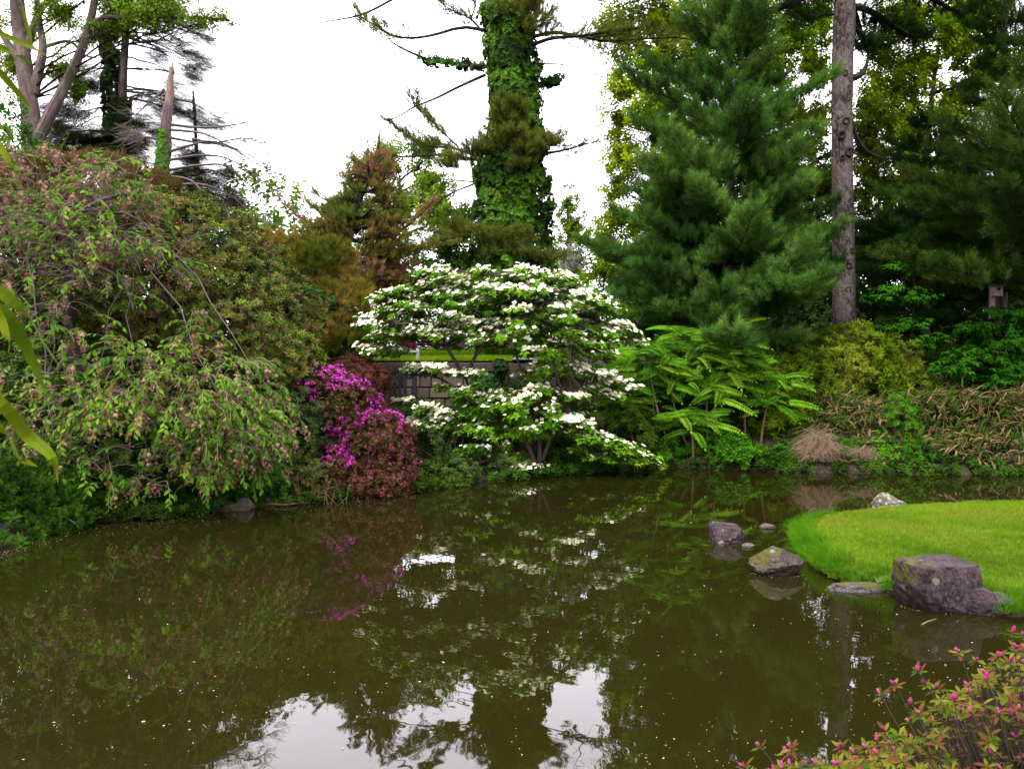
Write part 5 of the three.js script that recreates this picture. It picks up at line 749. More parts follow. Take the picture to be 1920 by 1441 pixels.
// ------------------------------------------------------------------ right bank
{ // angelica thicket
  reseed(180); const d = 16.9, fr = [0, 1, 2].map((k) => frondGeo(k, { L: 0.95, pairs: 12 + k, droopy: 0.4 + 0.12 * k, l: 0.165, w: 0.07 })), mats = leafMats([A(84, 144, 20), A(112, 174, 32), A(70, 126, 16), A(138, 194, 54)]);
  const list = [['slender angelica stem with a low leafy top, nearest the dogwood', [[1192, 850], [1180, 790], [1168, 720]], 7, 0], ['angelica with a leaning bare stem and a broad flat crown next to the dogwood', [[1262, 852], [1236, 780], [1216, 690], [1205, 655]], 10, 0.1], ['angelica with a crooked reddish stem and tall feathery crown', [[1290, 838], [1268, 780], [1258, 700], [1255, 625]], 12, 0], ['tallest angelica with a straight pale stem in the middle of the thicket', [[1327, 845], [1325, 760], [1328, 690], [1335, 628]], 14, 0], ['angelica with a thin stem close beside the straight pale one', [[1345, 842], [1338, 780], [1350, 720], [1372, 655]], 12, 0.2], ['angelica whose crown spreads over the ferns', [[1398, 840], [1397, 770], [1404, 720], [1410, 680]], 12, -0.2], ['low angelica leaning toward the vine mound', [[1426, 838], [1434, 780], [1446, 740], [1462, 715]], 10, 0], ['short angelica with fronds hanging low behind the pond rock', [[1300, 845], [1296, 800], [1290, 770]], 7, 0.3], ['angelica at the back of the thicket with crown above the others', [[1230, 840], [1225, 740], [1226, 650]], 9, -0.7], ['angelica rising behind the straight pale stem with upright young fronds', [[1380, 830], [1372, 720], [1356, 618]], 9, -0.7]];
  for (const [label, pts, n, dd] of list) {
    const c = spline(pxLine(pts, d - dd), 14), b = c[0].clone(); b.y = groundH(b.x, b.z) - 0.05;
    const t = thing('angelica_tree', label, 'small tree', b, 'angelica stems on the far bank'), g = new Geo(); g.tube([b, ...c], (k) => 0.026 * (1 - 0.45 * k), 7, { lump: 0.15, rv: 1, cap: true }); addMesh('stem', g.build(true), M.tanTwig, t);
    for (let k = 0; k < n * 6; k++) {
      const u = 1 - 0.5 * Math.pow(k / (n * 6), 1.2), p = c[Math.round(u * 14)].clone().add(V(rr(-0.34, 0.34), rr(-0.12, 0.12), rr(-0.35, 0.35))), a = k * 2.4 + rr(-0.4, 0.4), el = lerp(0.05, 0.75, Math.pow(u, 3) * rnd()), dir = V(Math.cos(a), el, Math.sin(a)), m = new THREE.Mesh(fr[k % 3], mats[Math.floor(rnd() * 4)]);
      m.name = 'frond'; m.position.copy(p.sub(b)); m.quaternion.copy(frame(dir, V(rr(-0.3, 0.3), 0.8, 0.8))); m.scale.setScalar(rr(0.4, 0.75)); m.castShadow = m.receiveShadow = true; t.add(m);
    }
  }
}
shrub({ name: 'vine_mound', label: 'rounded mound of yellow-green vines and holly below the tall bare pine trunk', category: 'shrub', blobs: [B(1590, 690, 18.4, 110, 60, 1.1), B(1520, 720, 18, 90, 60, 0.9), B(1660, 730, 18.2, 90, 50, 0.9), B(1460, 700, 18.4, 70, 60, 0.8), B(1600, 640, 18.8, 70, 30, 0.8), B(1450, 790, 17.6, 70, 50, 0.6), B(1540, 790, 17.6, 70, 40, 0.6), B(1700, 770, 18, 60, 50, 0.6)], spacing: 0.095, tpl: G.lance, pal: [A(82, 116, 16), A(120, 154, 26), A(152, 178, 46), A(172, 176, 80)], shell: { bump: 0.4, gap: -0.3, gf: 2.2, front: 0.25 }, cl: { up: 0.4, rand: 0.8 }, stems: 110, r0: 0.018, twig: M.tanTwig });
shrub({ label: 'shaded broadleaf bushes under the pines behind the angelica thicket', blobs: [B(1200, 700, 19, 90, 80, 0.9), B(1300, 720, 19, 90, 80, 0.9), B(1400, 730, 18.8, 80, 80, 0.9), B(1250, 800, 18, 90, 50, 0.6), B(1360, 800, 18, 90, 50, 0.6)], spacing: 0.11, tpl: G.broadM, pal: P.deep.concat([A(40, 66, 16)]), shell: { front: 0.25 }, stems: 50 });
const MG = 'maples in the shade of the pines';
for (const [label, bl2, tr] of [['layered green maple lit in tiers, below the bird box', [[1880, 590, 60, 14], [1840, 615, 60, 12], [1890, 640, 70, 22], [1830, 670, 60, 22], [1900, 690, 60, 24], [1790, 690, 50, 18], [1850, 710, 70, 18], [1940, 640, 60, 50]], [1860, 760]], ['small shaded maple with fine tiers of leaves right of the bare pine trunk', [[1720, 480, 50, 10], [1690, 500, 40, 9], [1735, 512, 46, 10], [1680, 545, 50, 10], [1720, 560, 46, 12], [1650, 560, 40, 9], [1700, 610, 50, 16], [1660, 620, 36, 12], [1730, 640, 44, 20]], [1712, 720]]]) {
  reseed(SD++); const d = label[0] === 'l' ? 17.2 : 18.6, base = at(tr[0], tr[1], d); base.y = groundH(base.x, base.z) - 0.05; const t = thing('maple_sapling', label, 'small tree', base, MG), g = new Geo(), top = at(tr[0], bl2[0][1], d);
  g.tube(bend(base, top, 0, 8, 0.015), (k) => 0.04 * (1 - 0.75 * k), 7, { lump: 0.15 }); addMesh('trunk', g.build(true), M.darkBark, t);
  const blobs = bl2.map(([x, y, rx, ry]) => B(x, y, d, rx, ry, rx * mpp(d) * 0.9)), bg = new Geo();
  for (const b of blobs) for (let k = 0; k < 6; k++) { const e = b.c.clone().add(V(rr(-0.8, 0.8) * b.r.x, 0, rr(-0.8, 0.8) * b.r.z)); bg.tube(bend(V(base.x, b.c.y - 0.15, base.z), e, 0.04, 5, 0.03), (q) => 0.014 * (1 - 0.75 * q), 4, { cap: false }); }
  addMesh('branches', bg.build(true), M.darkBark, t);
  inst('foliage', broad({ n: 9, L: 0.09, W: 0.045, stem: 0.05, s: 71, lift: 0, curl: 0.35 }), M.leaf, clusters(shell(blobs, 0.085, { thick: 1, bump: 0.4, gap: -0.1, gf: 3 }), P.maple, { up: 1.5, rand: 0.5 }), t);
}
{ // bamboo thicket
  reseed(190); const mats = leafMats([A(50, 76, 26), A(150, 118, 86), A(70, 94, 38), A(172, 136, 104), A(62, 88, 32)]), leaf = new Geo();
  leaf.strap([0, 0.2, 0.45, 0.7, 0.9, 1].map((u) => V(0, u, -0.38 * u * u)), (u) => 0.17 * Math.pow(Math.sin(Math.PI * clamp(Math.pow(u, 0.7), 0.06, 0.99)), 0.8), V(0, 0, 1), { fold: 0.3 }); const lf = leaf.build();
  const bs = [B(1600, 800, 16.8, 60, 50, 0.6), B(1680, 790, 17.2, 60, 50, 0.6), B(1760, 790, 17, 70, 66, 0.8), B(1850, 800, 16.7, 90, 70, 0.8), B(1940, 800, 16.5, 80, 80, 0.8), B(1830, 850, 16, 80, 40, 0.5), B(1910, 860, 15.9, 70, 40, 0.5), B(1740, 850, 16.4, 50, 36, 0.5), B(2050, 800, 16.5, 90, 90, 0.8), B(1650, 850, 16.1, 60, 36, 0.4), B(1580, 770, 17.2, 60, 40, 0.6), B(1800, 750, 17.6, 80, 40, 0.7), B(1900, 745, 17.4, 80, 44, 0.7), B(1840, 725, 17.8, 70, 34, 0.6)];
  const b = at(1780, 870, 16.6); b.y = groundH(b.x, b.z); const t = thing('bamboo_thicket', 'low bamboo thicket with tan-edged strap leaves along the far water edge', 'bamboo', b), pts = shell(bs, 0.055, { thick: 0.4, bump: 0.3, gap: -0.35, gf: 2.5, front: 0.2 });
  const lv = pts.map((e) => ({ p: e.p, q: frame(e.n.clone().multiplyScalar(0.4).add(V(rr(-1.2, 1.2), rr(-1.3, 0.9), rr(-0.1, 0.7))), V(rr(-0.5, 0.5), 1, 0.6)), s: rr(0.13, 0.23), c: palette(pick([[A(44, 70, 26), A(60, 88, 34)], [A(160, 126, 96), A(176, 140, 104)], [A(52, 78, 28), A(74, 100, 40)], [A(66, 92, 40), A(92, 116, 56)], [A(58, 86, 30), A(84, 110, 44)], [A(120, 110, 62), A(150, 118, 80)]]), e.p, 5), k: Math.floor(rnd() * 5), back: -(e.p.z + 16) * 0.1 }));
  singles('leaf', lf, mats, lv, t, 300, 'foliage');
  const g = new Geo(); for (let k = 0; k < 220; k++) { const e = pick(pts).p, q = V(e.x + rr(-0.2, 0.2), 0, e.z - 0.1); q.y = groundH(q.x, q.z) - 0.05; g.tube([q, q.clone().lerp(e, 0.6).add(V(0, 0.1, 0)), e], 0.006, 3, { cap: false }); } addMesh('canes', g.build(), M.tanTwig, t);
}
shrub({ name: 'bank_weeds', label: 'fresh green weeds climbing through the bamboo thicket', category: 'weeds', blobs: [B(1690, 800, 16.2, 34, 60, 0.4), B(1660, 850, 16, 40, 40, 0.4), B(1720, 860, 15.9, 34, 36, 0.3)], spacing: 0.07, tpl: G.broadS, pal: P.fresh, shell: { gap: -0.05, gf: 3.5 }, stems: 30, r0: 0.007 });
shrub({ name: 'bank_weeds', label: 'bright low weeds at the foot of the angelica stems beside the flat pond rock', category: 'weeds', blobs: [B(1365, 840, 16.5, 36, 26, 0.35), B(1400, 855, 16.2, 44, 22, 0.35), B(1240, 850, 16.8, 40, 26, 0.3), B(1300, 838, 16.9, 50, 14, 0.3), B(1470, 862, 16.2, 30, 18, 0.3)], spacing: 0.065, tpl: G.broadM, pal: P.fresh.slice(0, 2).concat([A(72, 120, 20)]), shell: { gap: -0.1, gf: 3 }, stems: 20, r0: 0.007 });
shrub({ name: 'bank_weeds', label: 'pale green nettles between the two straw tussocks', category: 'weeds', blobs: [B(1590, 840, 16.2, 34, 26, 0.3), B(1570, 822, 16.4, 24, 16, 0.3), B(1605, 862, 16, 26, 14, 0.25)], spacing: 0.06, tpl: G.broadS, pal: P.fresh, shell: { gap: -0.2 }, stems: 20, r0: 0.006 });
for (const [label, x, y, n, L] of [['large bright fern on the far bank beside the bigger straw tussock', 1452, 858, 13, 0.55], ['smaller fern by the foot of the angelica stems, near the flat pond rock', 1425, 862, 9, 0.4]]) {
  reseed(SD++); const c = at(x, y, 16.1); c.y = groundH(c.x, c.z); const t = thing('fern', label, 'fern', c), fg = frondGeo(9, { L, pairs: 14, l: 0.1, w: 0.03, droopy: 0.5 }), mats = leafMats([A(50, 112, 26), A(70, 136, 36), A(40, 92, 20)]);
  for (let k = 0; k < n; k++) { const a = (k / n) * 6.28, m = new THREE.Mesh(fg, mats[k % 3]); m.name = 'frond'; m.quaternion.copy(frame(V(Math.cos(a), rr(0.5, 1.1), Math.sin(a)), UP)); m.position.y = 0.03; m.scale.setScalar(rr(0.8, 1.1)); t.add(m); }
}
for (const [label, x, y, w, h] of [['bigger straw-coloured dead grass tussock drooping into the water', 1535, 880, 56, 66], ['small straw-coloured dead grass tussock at the water edge near the bamboo', 1620, 886, 30, 20]]) {
  reseed(SD++); const c = at(x, y, 15.9); c.y = Math.max(groundH(c.x, c.z), -0.02); const W = w * mpp(16), H = h * mpp(16), t = thing('grass_tussock', label, 'grass tussock', c), g = new Geo();
  for (let k = 0; k < 1300; k++) { const a = rnd() * 6.28, o = Math.sqrt(rnd()) * (0.75 + 0.5 * n3(Math.cos(a) * 1.6 + x, 1, Math.sin(a) * 1.6)), b = V(Math.cos(a) * o * W * 0.6, H * (0.25 + 0.75 * rnd()) * (1 - o * 0.8), Math.sin(a) * o * W * 0.5), q = rr(0.3, 1.15); g.col = mixc([0.05, 0.032, 0.02], [0.15, 0.1, 0.065], rnd()); const e = b.clone().add(V(gauss() * 0.3 + 0.1 * Math.cos(a), -rr(-0.1, 0.3), rr(-0.2, 0.25))), m = b.clone().lerp(e, 0.5).add(V(rr(-0.05, 0.05), 0.1, rr(-0.05, 0.05))); e.y = Math.max(e.y, 0); g.strap([b, m, e].map((v) => v.add(c)), (u) => 0.007 * (1 - 0.7 * u), V(rr(-1, 1), 0.5, 1)); }
  const m = addMesh('blades', g.build(), S({ vertexColors: true, side: THREE.DoubleSide, roughness: 0.9, name: 'straw' }), t); m.userData.kind = 'stuff';
}
{ // low creepers over the banks
  reseed(200); const list = []; for (let k = 0; k < 26000; k++) { const x = rr(-11, 15), z = rr(-24, -8), d = sd(pond, x, z); if (d < -0.12 || d > 8 || (x > -4 && x < 1.6 && z < -17.9)) continue; if (n3(x * 1.3, 2, z * 1.3) < -0.25) continue; if (d < 0.5 && rnd() < 0.9) for (let j = 0; j < 2; j++) list.push({ p: V(x + rr(-0.1, 0.1), Math.max(groundH(x, z), 0) + rr(0, 0.12), z + rr(-0.1, 0.1)), q: orient(V(rr(-0.6, 0.6), 0.7, rr(0, 0.9)), rnd() * 6), s: rr(0.7, 1.3), c: palette(P.dark, V(x, 0, z), 1) }); list.push({ p: V(x, groundH(x, z) + rr(0, 0.06), z), q: orient(V(rr(-0.4, 0.4), 1, rr(-0.1, 0.6)), rnd() * 6), s: rr(0.8, 1.4), c: palette(P.dark, V(x, 0, z), 1) }); }
  const m = inst('ground_cover', G.broadM, M.leaf, list, null); tag(m, 'dark low leafy ground cover over the shaded banks', 'ground cover', null, 'stuff');
}

// ------------------------------------------------------------------ rocks
function rockGeo(o) {   // boxy lump: {w,h,d,sq,seed,flat,taper,detail}
  let g = new THREE.IcosahedronGeometry(1, o.detail ?? 22); g.deleteAttribute('uv'); g.deleteAttribute('normal'); g = mergeVertices(g, 1e-4);
  const p = g.attributes.position, c = [], uv = [], v = V(), s = o.seed * 7.3, sq = o.sq ?? 3;
  const cuts = []; reseed(900 + o.seed); for (let k = 0; k < (o.cuts ?? 9); k++) { const q = rdir(); if (o.flat) q.y = Math.min(q.y, 0.35); cuts.push([q.normalize(), rr(0.72, 0.98)]); } const spots = []; reseed(400 + o.seed); for (let k = 0; k < (o.lichen ?? 8); k++) { const q = rdir(); spots.push([q, rr(0.05, 0.14) * (o.ls ?? 1), rnd()]); }
  for (let i = 0; i < p.count; i++) {
    v.fromBufferAttribute(p, i).normalize(); const u = v.clone(), L = Math.pow(Math.pow(Math.abs(v.x), sq) + Math.pow(Math.abs(v.y), sq) + Math.pow(Math.abs(v.z), sq), -1 / sq);
    v.multiplyScalar(L); let n = 1 + (o.rough ?? 0.16) * fbm(u.x * 1.6 + s, u.y * 1.6, u.z * 1.6) + (o.rough ?? 0.16) * 0.35 * fbm(u.x * 5 + s, u.y * 5, u.z * 5) + 0.012 * n3(u.x * 16 + s, u.y * 16, u.z * 16); v.multiplyScalar(n); for (const [q, h] of cuts) { const e = v.dot(q) - h * (1 + 0.05 * n3(u.x * 4 + s, u.y * 4, u.z * 4)); if (e > 0) v.addScaledVector(q, -0.9 * e); }
    if (o.flat && v.y > o.flat) v.y = o.flat + (v.y - o.flat) * 0.12;
    if (o.taper) { const k = 1 + o.taper * v.y; v.x *= k; v.z *= k; }
    if (o.shear) v.x -= o.shear * v.y; if (o.peak) v.y *= 1 - 0.45 * Math.min(1, Math.hypot(v.x - (o.px ?? 0), v.z));
    const a = fbm(u.x * 2.4 + s, u.y * 2.4, u.z * 2.4), b = n3(u.x * 11, u.y * 11 + s, u.z * 11), e = n3(u.x * 26, u.y * 26 + s, u.z * 26);
    let col = mixc(o.c0, o.c1, clamp(0.45 + a * 0.8 + b * 0.6 + e * 0.5 + 0.5 * n3(u.x * 22 + s, u.y * 5, u.z * 22), 0, 1));
    if (o.moss) { const m = sstep(0.0, 0.3, u.y * 0.5 + o.moss - 0.5 + 0.7 * fbm(u.x * 3 + s + 9, u.y * 3, u.z * 3) - (o.mx ?? 0) * u.x); col = mixc(col, mixc([0.022, 0.024, 0.003], [0.055, 0.05, 0.006], 0.5 + e), m * 0.9); }
    for (const [q, r, t] of spots) { const dd = u.distanceTo(q) + 0.03 * b; if (dd < r) col = mixc(col, t < 0.6 ? [0.12, 0.125, 0.095] : [0.1, 0.095, 0.095], sstep(0, 0.02, r - dd) * (0.55 + 0.4 * e)); }
    if (o.blotch) col = mixc(col, [0.15, 0.145, 0.11], sstep(0.1, 0.3, fbm(u.x * 3.5 + s, u.y * 3.5 + 4, u.z * 3.5)) * o.blotch);
    c.push(...col.map((x) => Math.max(x, 0.004))); uv.push(v.x * o.w, v.y * o.h + v.z * o.d); p.setXYZ(i, v.x * o.w, v.y * o.h, v.z * o.d);
  }
  g.setAttribute('color', new THREE.Float32BufferAttribute(c, 3)); g.setAttribute('uv', new THREE.Float32BufferAttribute(uv, 2)); g.computeVertexNormals(); return g;
}
const ROCKS = [];
const rockMat = S({ vertexColors: true, bumpMap: rep(stoneBump, 3, 3), bumpScale: 0.012, roughness: 0.85, name: 'pond rock' });
function rock(name, label, px, py, wpx, hpx, o) {   // px, py: middle of the water line
  const c = onY(px, py, o.y ?? 0), d = -c.z, w = (wpx / 2) * mpp(d), h = hpx * mpp(d), dd = w * (o.dr ?? 0.8), sink = o.sink ?? 0.35;
  const m = new THREE.Mesh(rockGeo({ ...o, w, h: h * (1 + sink) * 0.5 * 1.08, d: dd }), rockMat); m.name = numbered(name); m.position.set(c.x, (o.y ?? 0) + h - h * (1 + sink) * 0.5, c.z - dd * 0.85); m.rotation.y = o.turn ?? 0; m.castShadow = m.receiveShadow = true; scene.add(m); ROCKS.push([m.position.x, m.position.z, w, dd]); return tag(m, label, 'rock', o.group);
}
const PUR = { c0: [0.006, 0.004, 0.005], c1: [0.038, 0.027, 0.029] }, GRY = { c0: [0.025, 0.022, 0.018], c1: [0.085, 0.075, 0.06] };
rock('block_rock', 'large purple-grey block of stone with a flat top, at the edge of the lawn', 1782, 1149, 140, 104, { ...PUR, seed: 1, sq: 5.5, detail: 48, flat: 0.74, rough: 0.075, shear: 0.19, moss: -0.02, mx: 0.6, cuts: 3, dr: 0.85, lichen: 9, ls: 0.8, turn: 0.12, sink: 0.5 });
rock('rock', 'small purple-grey rock leaning against the foot of the flat-topped stone block', 1866, 1156, 104, 54, { ...PUR, seed: 2, sq: 2.4, detail: 26, rough: 0.25, peak: 1, px: -0.6, lichen: 6, dr: 0.7 });
rock('rock', 'dark rounded rock with pale lichen spots standing in the water left of the lawn', 1365, 1018, 64, 37, { ...PUR, seed: 3, sq: 4, detail: 28, flat: 0.8, rough: 0.16, lichen: 16, ls: 1.3, dr: 0.9 });
rock('rock', 'peaked mossy rock in the water between the lichen rock and the lawn', 1466, 1081, 100, 52, { c0: [0.007, 0.005, 0.004], c1: [0.045, 0.036, 0.031], seed: 4, sq: 2.2, detail: 30, rough: 0.2, peak: 1, px: -0.1, moss: 0.1, mx: 0.6, lichen: 5 });
rock('rock', 'pale lichen-blotched rock on the far edge of the lawn', 1678, 962, 62, 36, { ...GRY, seed: 5, sq: 2.6, detail: 26, rough: 0.2, blotch: 0.9, lichen: 3, peak: 1, px: -0.5, y: 0.05 });
rock('rock', 'low flat grey rock on the far water edge below the angelica thicket', 1309, 874, 66, 23, { c0: [0.025, 0.026, 0.012], c1: [0.075, 0.07, 0.04], seed: 6, sq: 3, detail: 20, rough: 0.18, moss: 0.2, lichen: 4 });
rock('rock', 'tiny grey stone awash beside the lichen-spotted rock', 1405, 1026, 24, 6, { ...GRY, seed: 7, detail: 12, lichen: 0 });
rock('rock', 'flat brown stone awash between the lichen-spotted rock and the lawn tip', 1442, 991, 28, 8, { c0: [0.03, 0.022, 0.017], c1: [0.07, 0.055, 0.042], seed: 8, detail: 12, lichen: 0 });
rock('rock_slab', 'long flat mossy slab at the lawn edge beside the stone block', 1628, 1110, 150, 16, { ...PUR, c1: [0.065, 0.055, 0.062], seed: 9, sq: 3, detail: 30, rough: 0.2, flat: 0.6, moss: 0.3, mx: 0, lichen: 3, dr: 0.3, sink: 1 });
rock('edging_stone', 'thin pale edging stone at the tip of the lawn', 1548, 984, 80, 8, { c0: [0.04, 0.03, 0.02], c1: [0.11, 0.08, 0.055], seed: 10, detail: 16, flat: 0.6, lichen: 0, dr: 0.25, y: 0.01 });
rock('edging_stone', 'pale flat edging stone between lawn tip and lichen-blotched rock', 1610, 970, 70, 8, { c0: [0.04, 0.03, 0.024], c1: [0.1, 0.08, 0.06], seed: 11, detail: 16, flat: 0.6, lichen: 0, dr: 0.25, y: 0.03 });
rock('edging_stone', 'low grey edging stone on the far lawn edge, right of the lichen-blotched rock', 1775, 956, 110, 9, { ...GRY, seed: 12, detail: 16, flat: 0.6, lichen: 0, dr: 0.2, y: 0.05 });
rock('rock', 'smooth grey-brown stone at the hedge foot under the weeping cherry', 456, 957, 34, 22, { c0: [0.02, 0.016, 0.014], c1: [0.06, 0.05, 0.04], seed: 13, sq: 2.2, detail: 18, rough: 0.12, lichen: 0 });
rock('rock', 'low dark mossy stone beside the smooth stone under the weeping cherry', 430, 958, 46, 15, { c0: [0.012, 0.012, 0.006], c1: [0.045, 0.04, 0.02], seed: 14, detail: 18, moss: 0.3, lichen: 0 });
{ const g = new Geo(), p = [[1728, 1171], [1742, 1164], [1756, 1160]].map(([x, y]) => onY(x, y, 0.008)); g.tube(spline(p, 8), (k) => 0.007 * (1 - 0.5 * k), 6, { lump: 0.3 }); tag(addMesh('floating_twig', g.build(true), M.tanTwig), 'small brown twig floating in front of the stone block', 'twig'); }
{ const g = new Geo(), p = [[468, 947], [500, 944], [530, 946], [560, 943]].map(([x, y]) => onY(x, y, 0.03)); g.tube(spline(p, 10), (k) => 0.02 * (1 - 0.6 * k), 6, { lump: 0.3 }); tag(addMesh('fallen_stick', g.build(true), M.tanTwig), 'thin fallen stick lying on the water beside the smooth stone', 'stick'); }
{ reseed(210); const c = onY(585, 945, 0), t = thing('dry_stalks', 'few dry bent stalks standing in the water below the dark azalea', 'dry grass', c); for (let k = 0; k < 16; k++) { const x = rr(-0.3, 0.5), g = new Geo(), b = V(x, -0.05, rr(-0.1, 0.1)).add(c), e = b.clone().add(V(rr(-0.25, 0.25), rr(0.15, 0.5), rr(-0.1, 0.1))), f = e.clone().add(V(rr(-0.2, 0.2), rr(-0.3, 0.05), 0)); g.tube(spline([b, e, f], 6), 0.004, 3, { cap: false }); addMesh('stalk', g.build(), M.tanTwig, t); } }
// ------------------------------------------------------------------ lawn grass, petals on the water
{
  reseed(220); const gt = (n, h, sp, s) => { reseed(s); const g = new Geo(); for (let i = 0; i < n; i++) { const a = rnd() * 6.28, b = V(Math.cos(a), 0, Math.sin(a)).multiplyScalar(rr(0, 0.03)), o = V(rr(-1, 1), 0, rr(-1, 1)).multiplyScalar(sp), H = h * rr(0.5, 1.1), k = rr(0.75, 1.15); g.col = [k * rr(0.8, 1.2), k, k]; g.strap([0, 0.5, 1].map((u) => b.clone().add(V(o.x * u * u, H * u, o.z * u * u))), (u) => 0.0045 * (1 - 0.8 * u), V(rr(-1, 1), 0.2, rr(-1, 1))); } return g.build(); };
  const short = [], long = [], LG = [A(98, 138, 26), A(124, 162, 34), A(146, 178, 48), A(158, 168, 66)], EG = [A(76, 138, 8), A(106, 166, 16)];
  for (let k = 0; k < 72000; k++) { const x = rr(2.6, 9.5), z = rr(-12.6, -5.9), d = -sd(isle, x, z); if (d < -0.02) continue; if (Math.abs(x / z) > 0.68 || ROCKS.some(([rx, rz, rw, rd]) => ((x - rx) / rw) ** 2 + ((z - rz) / rd) ** 2 < 0.7)) continue; short.push({ p: V(x, lawnH(x, z) - 0.005, z), q: orient(V(rr(-0.2, 0.2), 1, rr(-0.2, 0.2)), rnd() * 6), s: rr(0.7, 1.2), c: palette(LG, V(x * 0.6 + 0.5 * n3(x * 2, 0, z * 2), 0, z * 0.6), 1.6).map((q, i) => q * (1 + 0.22 * n3(x * 0.8, 4, z * 0.8))) }); if (d < 0.3 && rnd() < 0.8 * (1 - d / 0.3) && z > -10.4) { const e = 0.1, gx = sd(isle, x + e, z) - sd(isle, x - e, z), gz = sd(isle, x, z + e) - sd(isle, x, z - e), o = V(gx, 0, gz).normalize(); long.push({ p: V(x, lawnH(x, z) - 0.01, z), q: orient(UP.clone().addScaledVector(o, rr(0, 0.8)), rnd() * 6), s: rr(0.7, 1.3), c: palette(EG, V(x, 0, z), 2) }); } }
  tag(inst('grass', gt(9, 0.05, 0.03, 5), M.leaf, short, null), 'short bright green grass covering the lawn', 'grass', null, 'stuff');
  tag(inst('edge_grass', gt(10, 0.13, 0.06, 6), M.leaf, long, null), 'longer green grass hanging over the lawn edge to the water', 'grass', null, 'stuff');
  reseed(230); const tl = []; for (let k = 0; k < 9000; k++) { const x = rr(-3.2, 1.3), z = rr(-27, -18.5); tl.push({ p: V(x, groundH(x, z) + 0.045, z), q: orient(V(rr(-0.2, 0.2), 1, rr(-0.2, 0.2)), rnd() * 6), s: rr(0.8, 1.3), c: palette([A(100, 146, 6), A(128, 172, 12), A(150, 188, 30)], V(x, 0, z), 1) }); }
  tag(inst('terrace_grass', gt(9, 0.06, 0.04, 7), M.leaf, tl, null), 'mown grass on the upper lawn behind the stone wall', 'grass', null, 'stuff');
  reseed(240); const pg = new Geo(); pg.leaf(V(0, 0, 0), V(0, 0, 1), UP, 1, 0.7, -0.12, -0.1); const pl = [], ok = (x, z) => sd(pond, x, z) < -0.05 && (x < 2.5 || sd(isle, x, z) > 0.2);
  for (let k = 0; k < 1300; k++) { const px = rr(-20, 1940), py = 905 + 540 * Math.pow(rnd(), 0.75), p = onY(px, py, 0.004); if (!ok(p.x, p.z) || n3(p.x * 0.9, 8, p.z * 0.9) + 0.5 * n3(p.x * 3, 8, p.z * 3) < rr(-0.5, 0.25)) continue; if (px < 1200 && rnd() > 0.62) continue; pl.push({ p, q: new THREE.Quaternion().setFromAxisAngle(UP, rnd() * 6.28), s: 0.006 + 0.014 * rnd() * rnd() * (rnd() < 0.1 ? 1.7 : 1), c: jit(pick([[0.3, 0.27, 0.22], [0.25, 0.2, 0.13], [0.16, 0.1, 0.05], [0.36, 0.33, 0.31]]), 0.2) }); }
  for (let k = 0; k < 500; k++) { const i = Math.floor(rnd() * 4) + 1, a = shorePx[i], b = shorePx[i + 1], u = rnd(), p = onY(lerp(a[0], b[0], u), lerp(a[1], b[1], u) + Math.abs(gauss()) * 14 + 3, 0.004); if (!ok(p.x, p.z)) continue; pl.push({ p, q: new THREE.Quaternion().setFromAxisAngle(UP, rnd() * 6.28), s: rr(0.008, 0.02), c: jit(pick([[0.25, 0.2, 0.15], [0.2, 0.14, 0.09], [0.12, 0.07, 0.035]]), 0.2) }); }
  for (const [x, z, w, dd] of ROCKS) for (let k = 0; k < w * 130; k++) { const a = rnd() * Math.PI, q = rr(0.98, 1.06), p = V(x + Math.cos(a) * w * q, 0.004, z + Math.sin(a) * dd * q * (1 + 0.12 * gauss())); if (!ok(p.x, p.z)) continue; pl.push({ p, q: new THREE.Quaternion().setFromAxisAngle(UP, rnd() * 6.28), s: rr(0.006, 0.014), c: jit([0.22, 0.16, 0.09], 0.3) }); }
  tag(inst('fallen_petals', pg.build(), M.petal, pl, null), 'fallen petals and leaf bits drifting on the pond', 'petals', null, 'stuff');
}
